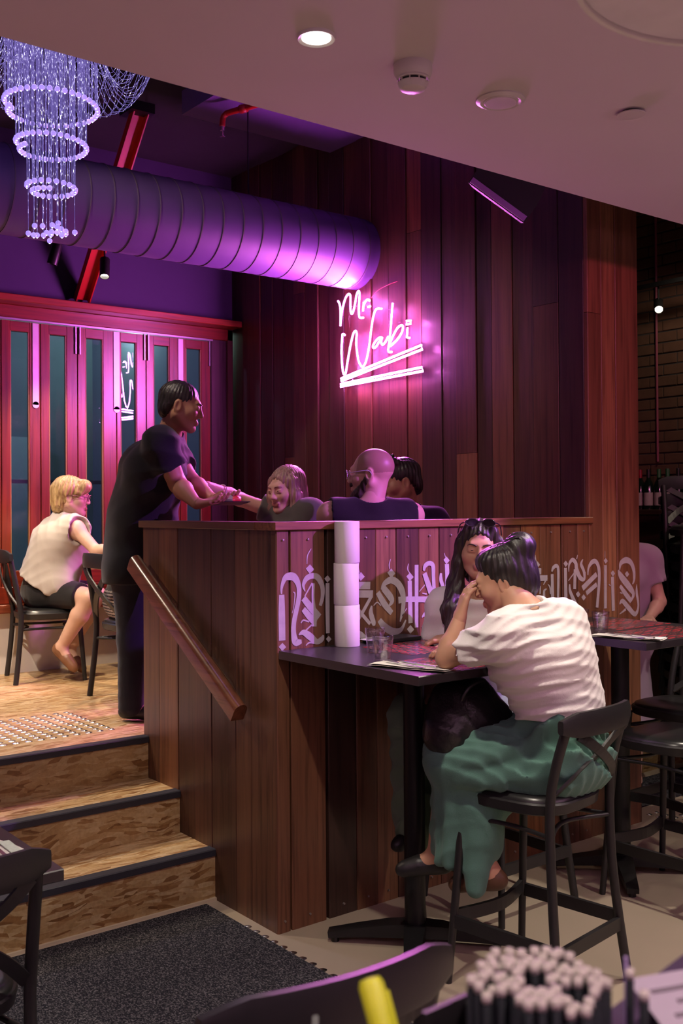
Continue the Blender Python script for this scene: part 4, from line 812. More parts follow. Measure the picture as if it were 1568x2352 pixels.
MENU = menu_mat('menu_print', 0.0)
def sheet(name, cx, cy, z, w, h, ang, mat, label, cat, group=None, th=0.0012):
    c, s = math.cos(math.radians(ang)), math.sin(math.radians(ang))
    o = MB().obox((0, 0, th / 2), (w / 2, 0, 0), (0, h / 2, 0), (0, 0, th / 2)).build(name, mat, local=True); o.location = (cx, cy, z); o.rotation_euler = (0, 0, math.radians(ang))
    return tag(o, label, cat, group)
sheet('menu_sheet', 2.80, 3.06, ZT, 0.30, 0.40, 90, MENU, 'dark printed menu sheet in front of the long-haired woman', 'menu', 'printed menu sheets')
sheet('menu_sheet', 2.63, 2.685, ZT, 0.42, 0.29, 0, MENU, 'dark printed menu sheet under the elbow of the woman in the white tee', 'menu', 'printed menu sheets')
sheet('menu_sheet', 3.93, 2.72, ZT, 0.40, 0.28, 0, MENU, 'dark printed menu sheet at the near side of the right high table', 'menu', 'printed menu sheets')
sheet('menu_sheet', 4.02, 3.05, ZT, 0.40, 0.28, 0, MENU, 'dark printed menu sheet at the far side of the right high table', 'menu', 'printed menu sheets')
fo = thing('menu_folder', (2.81, 3.285, ZT), 'thin black menu folder with a white slip on the near high table', 'folder')
MB().cbox(2.70, 2.93, 3.225, 3.33, ZT, ZT + 0.016, 0.002, 'x').build('cover', BLACKP, fo); MB().obox((2.72, 3.285, ZT + 0.017), (0.055, 0.01, 0.001), (-0.004, 0.03, 0), (0, 0, 0.001)).build('slip', PAPER, fo)
def napkin(cx, cy, z, ang, label, w=0.30, h=0.11):
    m = MB(); c, s = math.cos(math.radians(ang)), math.sin(math.radians(ang)); P = []
    rr2 = random.Random(int(cx * 1000))
    for L in (0, 1):
        P = []
        for i in range(13):
            row = []
            for j in range(7):
                u_, v_ = (i / 12 - 0.5) * w * (1 - 0.03 * L), (j / 6 - 0.5) * h * (1 - 0.12 * L); zz = z + 0.0035 + 0.004 * L + 0.0015 * math.sin(9 * u_ / w + 5 * v_ / h) + (0.002 if j in (0, 6) else 0)
                row.append((cx + u_ * c - v_ * s, cy + u_ * s + v_ * c, zz))
            P.append(row)
        m.sheet(P)
    m.box(cx - 0.0001, cx, cy - 0.0001, cy, z, z + 0.003)
    o = m.build('napkin', CLOTH, smooth=True); return tag(o, label, 'napkin', 'folded white napkins')
napkin(2.395, 2.685, ZT, -72, 'folded white napkin under the fork and knife on the near high table')
napkin(3.612, 2.70, ZT, -72, 'folded white napkin under the cutlery on the right high table')
napkin(1.02, 2.83, 0.705, -80, 'folded white napkin on the dining table at the left edge', 0.30, 0.12)
def cutlery(kind, p, q, label):
    p, q = Vector(p), Vector(q); d_ = (q - p).normalized(); n_ = Vector((-d_.y, d_.x, 0)); L = (q - p).length; m = MB(); up = Vector((0, 0, 1))
    if kind == 'fork':
        m.bar([p + d_ * L * 0.28, p + d_ * L * 0.5, q], [0.006, 0.007, 0.013], [0.003, 0.003, 0.003]); m.bar([p + d_ * L * 0.20, p + d_ * L * 0.29], [0.022, 0.01], 0.003)
        for k in (-1.5, -0.5, 0.5, 1.5): m.bar([p + n_ * k * 0.006 + up * 0.003, p + n_ * k * 0.006 + d_ * L * 0.21], 0.0028, 0.0025)
    elif kind == 'knife': m.bar([p, p + d_ * L * 0.1, p + d_ * L * 0.48], [0.004, 0.017, 0.015], 0.002); m.bar([p + d_ * L * 0.48, q], [0.011, 0.013], 0.007)
    else: m.bar([p, q], [0.005, 0.008], [0.005, 0.007])
    o = m.build({'fork': 'fork', 'knife': 'table_knife'}.get(kind, 'chopstick'), CHROME); return tag(o, label, 'cutlery', 'cutlery on napkins')
zc = ZT + 0.0115
cutlery('fork', (2.385, 2.80, zc), (2.375, 2.60, zc), 'steel fork on the napkin of the near high table'); cutlery('knife', (2.425, 2.79, zc), (2.412, 2.575, zc), 'steel knife on the napkin of the near high table')
cutlery('fork', (3.605, 2.80, zc), (3.590, 2.60, zc), 'steel fork on the napkin of the right high table'); cutlery('knife', (3.640, 2.79, zc), (3.626, 2.58, zc), 'steel knife on the napkin of the right high table')
zl = 0.7165
cutlery('fork', (0.99, 2.96, zl), (0.98, 2.76, zl), 'steel fork on the napkin at the left edge'); cutlery('knife', (1.02, 2.94, zl), (1.01, 2.73, zl), 'steel knife on the napkin at the left edge'); 
o = MB().bar([(1.055, 2.91, zl), (1.047, 2.69, zl)], 0.03, 0.002).build('paper_sleeve', plain('green_print_sleeve', (0.62, 0.72, 0.60), 0.7, var=0.25, nscale=120)); tag(o, 'slim white and green printed paper sleeve on the left napkin', 'sleeve')
# ================================================================ PEOPLE: smooth-blended volumes meshed by surface nets
def V3(p): return np.array(p, dtype=np.float32)
def unit(v): v = np.array(v, dtype=np.float64); return (v / np.linalg.norm(v)).astype(np.float32)
def lerp(a, b, t): return V3(a) * (1 - t) + V3(b) * t
class Vol:
    def __init__(s, k=0.03): s.p = []; s.k = k; s.disp = None; s.cuts = []
    def cone(s, a, b, ra, rb, k=None, cut=None, op='u'):
        a, b = V3(a), V3(b); s.p.append(('c', a, b, ra, rb, s.k if k is None else k, cut, op, (a + b) / 2, np.linalg.norm(b - a) / 2 + max(ra, rb))); return s
    def ell(s, c, r, R=None, k=None, op='u', cut=None):
        c = V3(c); r = V3(r); s.p.append(('e', c, r, None if R is None else np.array(R, dtype=np.float32), 0, s.k if k is None else k, cut, op, c, float(r.max()))); return s
    def chain(s, pts, rs, k=None):
        for i in range(len(pts) - 1): s.cone(pts[i], pts[i + 1], rs[i], rs[i + 1], k)
        return s
    def dist(s, q, P):
        if q[0] == 'c':
            a, b, ra, rb = q[1:5]; ba = b - a; L = float(ba @ ba) + 1e-12; pa = P - a
            t = np.clip(pa @ ba / L, 0, 1); d = np.sqrt(((pa - t[:, None] * ba) ** 2).sum(1)) - (ra + (rb - ra) * t)
        else:
            c, r, R = q[1:4]; x = P - c
            if R is not None: x = x @ R.T
            k0 = np.sqrt(((x / r) ** 2).sum(1)); k1 = np.sqrt(((x / (r * r)) ** 2).sum(1)); d = k0 * (k0 - 1) / np.maximum(k1, 1e-6)
        if q[6] is not None:
            for pt, n in q[6]: d = np.maximum(d, (P - V3(pt)) @ V3(n))
        return d
    def ev(s, P, B=None, idx=None, nb=None, brad=0):
        """P: points grouped in blocks of equal size (B = block centres)"""
        D = np.full(len(P), 9.0, np.float32); m = None if B is None else len(P) // len(B)
        for q in s.p:
            if B is not None:
                near = np.sqrt(((B - q[8]) ** 2).sum(1)) < q[9] + brad + q[5] + 0.012
                if not near.any(): continue
                sel = (np.nonzero(near)[0][:, None] * m + np.arange(m)).ravel(); X = P[sel]; cur = D[sel]
            else: sel = slice(None); X = P; cur = D
            d = s.dist(q, X); k = q[5]
            if q[7] == 'u':
                h = np.maximum(k - np.abs(cur - d), 0) / k if k > 0 else 0; D[sel] = np.minimum(cur, d) - h * h * k * 0.25
            else:
                d = -d; h = np.maximum(k - np.abs(cur - d), 0) / k if k > 0 else 0; D[sel] = np.maximum(cur, d) + h * h * k * 0.25
        for pt, n in s.cuts: D = np.maximum(D, (P - V3(pt)) @ V3(n))
        if s.disp is not None: D = D + s.disp(P)
        return D
def mesh_vol(vol, h):
    """naive surface nets on the blocks that hold the surface -> (verts, quads)"""
    us = [q for q in vol.p if q[7] == 'u']
    lo = np.min([q[8] - q[9] for q in us], 0) - 4 * h; hi = np.max([q[8] + q[9] for q in us], 0) + 4 * h
    nb = np.ceil((hi - lo) / (8 * h)).astype(int); n = nb * 8 + 1
    gi = np.stack(np.meshgrid(*[np.arange(b) for b in nb], indexing='ij'), -1).reshape(-1, 3)
    ctr = (lo + (gi * 8 + 4) * h).astype(np.float32); dc = vol.ev(ctr)
    rad = 8 * h * 0.87; act = np.abs(dc) < rad * 1.45 + 0.015
    A = np.where(dc.reshape(nb) < 0, -1.0, 1.0).astype(np.float32)
    F = np.repeat(np.repeat(np.repeat(A, 8, 0), 8, 1), 8, 2); F = np.pad(F, ((0, 1),) * 3, mode='edge')
    loc = np.stack(np.meshgrid(*[np.arange(9)] * 3, indexing='ij'), -1).reshape(-1, 3)
    ga = gi[act]; pts_i = (ga[:, None, :] * 8 + loc[None]).reshape(-1, 3); P = (lo + pts_i * h).astype(np.float32)
    d = vol.ev(P, (lo + (ga * 8 + 4) * h).astype(np.float32), brad=rad)
    F[pts_i[:, 0], pts_i[:, 1], pts_i[:, 2]] = d
    S = F < 0; c = S[:-1, :-1, :-1].astype(np.int8)
    for dx, dy, dz in ((0, 0, 1), (0, 1, 0), (0, 1, 1), (1, 0, 0), (1, 0, 1), (1, 1, 0), (1, 1, 1)):
        c = c + S[dx:S.shape[0] - 1 + dx, dy:S.shape[1] - 1 + dy, dz:S.shape[2] - 1 + dz]
    cells = np.argwhere((c > 0) & (c < 8)); idm = np.full(c.shape, -1, np.int64); idm[tuple(cells.T)] = np.arange(len(cells))
    acc = np.zeros((len(cells), 3)); cnt = np.zeros(len(cells))
    cor = [(0, 0, 0), (1, 0, 0), (0, 1, 0), (1, 1, 0), (0, 0, 1), (1, 0, 1), (0, 1, 1), (1, 1, 1)]
    val = [F[cells[:, 0] + a, cells[:, 1] + b, cells[:, 2] + e] for a, b, e in cor]
    for i, j in ((0, 1), (2, 3), (4, 5), (6, 7), (0, 2), (1, 3), (4, 6), (5, 7), (0, 4), (1, 5), (2, 6), (3, 7)):
        va, vb = val[i], val[j]; x = (va < 0) != (vb < 0); t = np.where(x, va / np.where(x, va - vb, 1), 0)
        p = np.array(cor[i]) + t[:, None] * (np.array(cor[j]) - np.array(cor[i])); acc += p * x[:, None]; cnt += x
    verts = lo + (cells + acc / np.maximum(cnt, 1)[:, None]) * h
    quads = []
    for ax in range(3):
        o1, o2 = [(1, 2), (2, 0), (0, 1)][ax]
        sl0 = [slice(None)] * 3; sl1 = [slice(None)] * 3; sl0[ax] = slice(0, -1); sl1[ax] = slice(1, None)
        E0, E1 = S[tuple(sl0)], S[tuple(sl1)]; ed = np.argwhere(E0 != E1)
        ok = (ed[:, o1] > 0) & (ed[:, o2] > 0) & (ed[:, o1] < c.shape[o1]) & (ed[:, o2] < c.shape[o2]) & (ed[:, ax] < c.shape[ax]); ed = ed[ok]
        u1 = np.zeros(3, int); u1[o1] = 1; u2 = np.zeros(3, int); u2[o2] = 1
        q = np.stack([idm[tuple((ed - u1 - u2).T)], idm[tuple((ed - u2).T)], idm[tuple(ed.T)], idm[tuple((ed - u1).T)]], 1)
        fl = ~E0[tuple(ed.T)]; q[fl] = q[fl][:, ::-1]; quads.append(q)
    Q = np.concatenate(quads); Q = Q[(Q >= 0).all(1)]
    return verts, Q
def vol_obj(name, parts, mats, parent, color=None, face_mat=None):
    """parts: list of (vol, cell size), joined into one mesh object"""
    vs, qs, o = [], [], 0
    for vol, h in parts:
        v, q = mesh_vol(vol, h); vs.append(v); qs.append(q + o); o += len(v)
    v = np.concatenate(vs); q = np.concatenate(qs); o0 = np.array(ORG[parent.name]) if parent is not None else v.mean(0)
    me = bpy.data.meshes.new(name); me.vertices.add(len(v)); me.vertices.foreach_set('co', (v - o0).astype(np.float32).ravel())
    me.loops.add(q.size); me.loops.foreach_set('vertex_index', q.ravel().astype(np.int32)); me.polygons.add(len(q))
    me.polygons.foreach_set('loop_start', np.arange(0, q.size, 4, dtype=np.int32)); me.polygons.foreach_set('use_smooth', np.ones(len(q), bool))
    mats = mats if isinstance(mats, (list, tuple)) else [mats]
    for m in mats: me.materials.append(m)
    if face_mat is not None: me.polygons.foreach_set('material_index', face_mat(v[q].mean(1)).astype(np.int32))
    me.update(); me.validate()
    ob = bpy.data.objects.new(name, me); COL.objects.link(ob)
    if parent is not None: ob.parent = parent
    else: ob.location = o0
    ORG[ob.name] = Vector(o0); return ob

def skin(name, col, rough=0.5):
    if name in MATS: return MATS[name]
    m = plain(name, col, rough, var=0.08, nscale=25, spec=0.35); b = m.node_tree.nodes['Principled BSDF']
    b.inputs['Subsurface Weight'].default_value = 0.08; b.inputs['Subsurface Radius'].default_value = (0.02, 0.008, 0.004); return m
def cloth(name, col, rough=0.85, var=0.08, weave=260, bs=0.25):
    if name in MATS: return MATS[name]
    m, nt, b = _new(name); v = coords(nt, (1, 1, 1), False); n = noise(nt, v, weave, 2); n2 = noise(nt, v, 9, 3)
    c = mixc(nt, n2, tuple(x * (1 - var) for x in col), tuple(min(1, x * (1 + var)) for x in col)); nt.links.new(c, b.inputs['Base Color'])
    b.inputs['Roughness'].default_value = rough; b.inputs['Sheen Weight'].default_value = 0.15; b.inputs['Specular IOR Level'].default_value = 0.2; bump(nt, b, n, bs, 0.002)
    MATS[name] = m; return m
def hairm(name, dark, light, axis=(90, 90, 12)):
    if name in MATS: return MATS[name]
    m, nt, b = _new(name); n = noise(nt, coords(nt, axis, False), 1.0, 4, 0.6); c = ramp(nt, n, [(0.3, dark), (0.7, light)]); nt.links.new(c, b.inputs['Base Color'])
    b.inputs['Roughness'].default_value = 0.42; bump(nt, b, n, 0.6, 0.004); MATS[name] = m; return m
def wr(amp, n, f, m=None, f2=11.0, a2=1.6, ph=0.0):
    """wrinkles: ridges across direction n, wandering along m"""
    n = unit(n); m = unit(m if m is not None else (n[1] + 0.3, -n[0], 0.4))
    def d(P):
        s = np.sin(f * (P @ n) + a2 * np.sin(f2 * (P @ m) + ph) + 0.8 * np.sin(f2 * 1.7 * (P @ unit(np.cross(n, m))) + ph))
        return amp * np.abs(s) * (0.55 + 0.45 * np.sin(6.0 * (P @ m) + 2 + ph)) - amp * 0.5
    return d
def dsum(*fs): return lambda P: sum(f(P) for f in fs)

class Head:
    """head frame: x right, y forward, z up; origin half way up the head"""
    def __init__(s, c, fwd, up=(0, 0, 1), sc=1.0):
        s.c = V3(c); f = unit(fwd); u = V3(up); u = u - f * float(u @ f); u = unit(u); r = unit(np.cross(f, u)); s.R = np.stack([r, f, u]); s.sc = sc
    def w(s, p): return s.c + (V3(p) * s.sc) @ s.R
    def l(s, P): return ((P - s.c) @ s.R.T) / s.sc
    def ell(s, v, c, r, k=0.015, op='u'): v.ell(s.w(c), V3(r) * s.sc, s.R, k, op)
    def cone(s, v, a, b, ra, rb, k=0.012, op='u'): v.cone(s.w(a), s.w(b), ra * s.sc, rb * s.sc, k, None, op)
def head_vol(hd, neck, fem=False, wide=1.0):
    v = Vol(0.02); E, K = (lambda *a, **k: hd.ell(v, *a, **k)), (lambda *a, **k: hd.cone(v, *a, **k))
    E((0, -0.018, 0.032), (0.076 * wide, 0.094, 0.084), k=0.03)
    E((0, 0.028, -0.025), (0.063 * wide, 0.064, 0.086), k=0.03)
    jw = 0.036 if fem else 0.043
    for s in (-1, 1):
        K((s * 0.058 * wide, -0.005, -0.045), (s * jw * 0.6, 0.062, -0.092), 0.024, 0.018, k=0.025)
        E((s * 0.045, 0.055, -0.022), (0.024, 0.025, 0.022), k=0.03)
    E((0, 0.070, -0.098), (0.021, 0.020, 0.017), k=0.025)
    K((-0.032, 0.079, 0.026), (0.032, 0.079, 0.026), 0.012, 0.012, k=0.02)
    for s in (-1, 1): E((s * 0.031, 0.098, 0.004), (0.019, 0.014, 0.012), k=0.016, op='s')
    K((0, 0.088, 0.014), (0, 0.105, -0.026), 0.008, 0.0115, k=0.012)
    for s in (-1, 1):
        E((s * 0.011, 0.097, -0.031), (0.009, 0.010, 0.007), k=0.008)
        E((s * 0.031, 0.083, -0.0005), (0.017, 0.010, 0.0045), k=0.008); E((s * 0.031, 0.083, 0.0095), (0.018, 0.010, 0.0045), k=0.008)
        E((s * 0.079 * wide, -0.008, -0.006), (0.009, 0.020, 0.031), k=0.008); E((s * 0.085 * wide, -0.004, -0.004), (0.005, 0.011, 0.020), k=0.006, op='s')
    K((-0.018, 0.090, -0.060), (0.018, 0.090, -0.060), 0.0065, 0.0065, k=0.010); K((-0.014, 0.090, -0.0695), (0.014, 0.090, -0.0695), 0.0075, 0.0075, k=0.008)
    v.cone(hd.w((0, -0.022, -0.055)), neck, 0.050 * hd.sc, 0.054 * hd.sc, 0.03)
    return v
def hand_vol(w, el, d, n, side, curl=0.35, sc=1.0, spread=1.0, thumb=0.6):
    """open/curled hand: w wrist, d direction, n palm normal, side +1 if the thumb lies along d x n"""
    v = Vol(0.008); d = unit(d); n = V3(n); n = unit(n - d * float(n @ d)); lat = np.cross(d, n) * side; w = V3(w)
    v.cone(lerp(w, el, 0.25), w + d * 0.015 * sc, 0.026 * sc, 0.022 * sc, 0.015)
    offs = (0.030, 0.0105, -0.0095, -0.028); lens = (0.070, 0.078, 0.072, 0.056); kn = (0.088, 0.092, 0.087, 0.078)
    for o, L, kk in zip(offs, lens, kn):
        b = w + d * kk * sc + lat * o * sc * spread; v.cone(w + d * 0.012 * sc + lat * o * 0.6 * sc, b, 0.0155 * sc, 0.0112 * sc, 0.014)
        p = b; a = curl * 0.7
        for seg, r in ((0.45, 0.0092), (0.30, 0.0084), (0.25, 0.0074)):
            dir_ = d * math.cos(a) + n * math.sin(a) + lat * (o * 2.2 * (spread - 0.6)); dir_ = unit(dir_); q = p + dir_ * L * seg * sc; v.cone(p, q, r * sc * 1.05, r * sc * 0.95, 0.004); p = q; a += curl
    p0 = w + d * 0.022 * sc + lat * 0.022 * sc; p1 = p0 + unit(d * 0.7 + lat * thumb + n * 0.35) * 0.042 * sc; p2 = p1 + unit(d * 0.9 + lat * thumb * 0.4 + n * 0.35) * 0.030 * sc; p3 = p2 + unit(d + n * 0.35) * 0.024 * sc
    v.cone(p0, p1, 0.0155 * sc, 0.0115 * sc, 0.014); v.cone(p1, p2, 0.0108 * sc, 0.0098 * sc, 0.005); v.cone(p2, p3, 0.0098 * sc, 0.008 * sc, 0.004)
    return v
def torso(v, J, g=0.0, fem=False, bulk=1.0, arms=True):
    """trunk from hips to shoulders, grown by g"""
    pel, nk = V3(J['pel']), V3(J['neck']); up = unit(nk - pel); side = unit(V3(J['shR']) - V3(J['shL'])); hs = unit(V3(J['hiR']) - V3(J['hiL'])); fw = unit(np.cross(up, side))
    mid = V3(J.get('mid', lerp(pel, nk, 0.45))); ch = V3(J.get('chest', lerp(pel, nk, 0.72)))
    v.cone(V3(J['hiL']) , V3(J['hiR']), 0.098 * bulk + g, 0.098 * bulk + g, 0.05)
    for s, hi, sh in ((-1, J['hiL'], J['shL']), (1, J['hiR'], J['shR'])):
        a = lerp(pel, hi, 0.75); b = mid + (hs + side) * 0.5 * s * 0.058 * bulk; c = ch + side * s * 0.068 * bulk
        v.cone(a, b, 0.098 * bulk + g, 0.090 * bulk + g, 0.06); v.cone(b, c, 0.090 * bulk + g, 0.098 * bulk + g, 0.06); v.cone(c, lerp(sh, nk, 0.12), 0.096 * bulk + g, 0.052 + g, 0.06)
        v.cone(lerp(nk, sh, 0.15) - up * 0.01, V3(sh), 0.052 + g, 0.050 + g, 0.04)
        if fem: v.ell(ch + side * s * 0.072 + fw * 0.075 - up * 0.015, (0.062 + g, 0.062 + g, 0.062 + g), None, 0.05)
    v.cone(pel, mid, 0.105 * bulk + g, 0.095 * bulk + g, 0.05); v.cone(mid, ch, 0.095 * bulk + g, 0.105 * bulk + g, 0.05); v.cone(ch, nk - up * 0.03, 0.10 + g, 0.055 + g, 0.05)
def body_vol(J, fem=False, bulk=1.0, legs=True):
    v = Vol(0.03); torso(v, J, 0.0, fem, bulk); am = 0.92 if fem else 1.1
    v.cone(V3(J['neck']) - unit(V3(J['neck']) - V3(J['pel'])) * 0.04, lerp(J['neck'], J['head'], 0.55), 0.056, 0.052, 0.04)
    for s in 'LR':
        v.cone(J['sh' + s], J['el' + s], 0.047 * am * bulk, 0.038 * am, 0.03); e = lerp(J['el' + s], J['wr' + s], 0.3)
        v.cone(J['el' + s], e, 0.038 * am, 0.040 * am, 0.02); v.cone(e, J['wr' + s], 0.040 * am, 0.025, 0.02)
        if legs:
            v.cone(J['hi' + s], J['kn' + s], 0.085 * bulk, 0.056, 0.04); c = lerp(J['kn' + s], J['an' + s], 0.35)
            v.cone(J['kn' + s], c, 0.054, 0.055, 0.02); v.cone(c, J['an' + s], 0.055, 0.034, 0.02); f = unit(V3(J['to' + s]) - V3(J['an' + s]))
            v.cone(J['an' + s], J['to' + s], 0.036, 0.026, 0.02); v.cone(J['an' + s], V3(J['an' + s]) - f * 0.035 + V3((0, 0, -0.035)), 0.034, 0.028, 0.02)
    return v
def eyes(hd, parent, iris=(0.05, 0.03, 0.02), brow=None, browm=None):
    W = plain('eye_white', (0.75, 0.70, 0.68), 0.2); I = plain('iris_%d' % int(iris[0] * 1000), iris, 0.15)
    for s in (-1, 1):
        m = MB(); c = hd.w((s * 0.031, 0.0795, 0.0045)); m.ball(c, 0.0122 * hd.sc, 14, 10); e = m.build('eye', W, parent, smooth=True)
        f = Vector(hd.R[1]); m = MB(); m.lathe([(0.0, 0.0012), (0.0056 * hd.sc, 0.0002), (0.0058 * hd.sc, -0.002)], Vector(c) + f * 0.0118 * hd.sc, 14, f); m.build('iris', I, e, smooth=True)
        if browm:
            pts = [hd.w((s * x, y, z)) for x, y, z in ((0.014, 0.0935, 0.0235), (0.026, 0.0935, 0.028), (0.040, 0.086, 0.0285), (0.050, 0.0755, 0.0235))]
            MB().tube(smoothpts(pts, 4), [0.0036 * hd.sc] * 9 + [0.0026, 0.0022, 0.0018, 0.0012], 6, flat=(0.8, 1.2)).build('eyebrow', browm, parent, smooth=True)
def lips_of(hd):
    def f(C):
        L = hd.l(C); m = (np.abs(L[:, 0]) < 0.025) & (L[:, 1] > 0.088) & (L[:, 2] < -0.0535) & (L[:, 2] > -0.0785); return m.astype(int)
    return f
LIP = plain('lip_rose', (0.36, 0.13, 0.11), 0.4)
def streak(hd, amp=0.004, f=60, axis=0):
    """combed strands for hair: ridges fanned about the crown"""
    def d(P):
        L = hd.l(P); a = np.arctan2(L[:, 0], L[:, 1] + 0.02); return amp * np.sin(a * f * 0.5 + 6 * L[:, 2] * 6) * 0.6 + amp * np.sin(L[:, 0] * f * 4 + L[:, 2] * 40) * 0.4
    return d
def shoe(parent, an, to, mat, name='shoe', h=0.0):
    an, to = V3(an), V3(to); f = unit((to - an) * V3((1, 1, 0.6))); v = Vol(0.02)
    v.cone(an + V3((0, 0, -0.028)) - f * 0.03, to, 0.035, 0.028, 0.02); v.cone(an + V3((0, 0, -0.01)), an + V3((0, 0, h)), 0.040, 0.040, 0.02); v.cone(lerp(an, to, 0.6), to + f * 0.02, 0.034, 0.024, 0.02)
    return vol_obj(name, [(v, 0.008)], mat, parent)
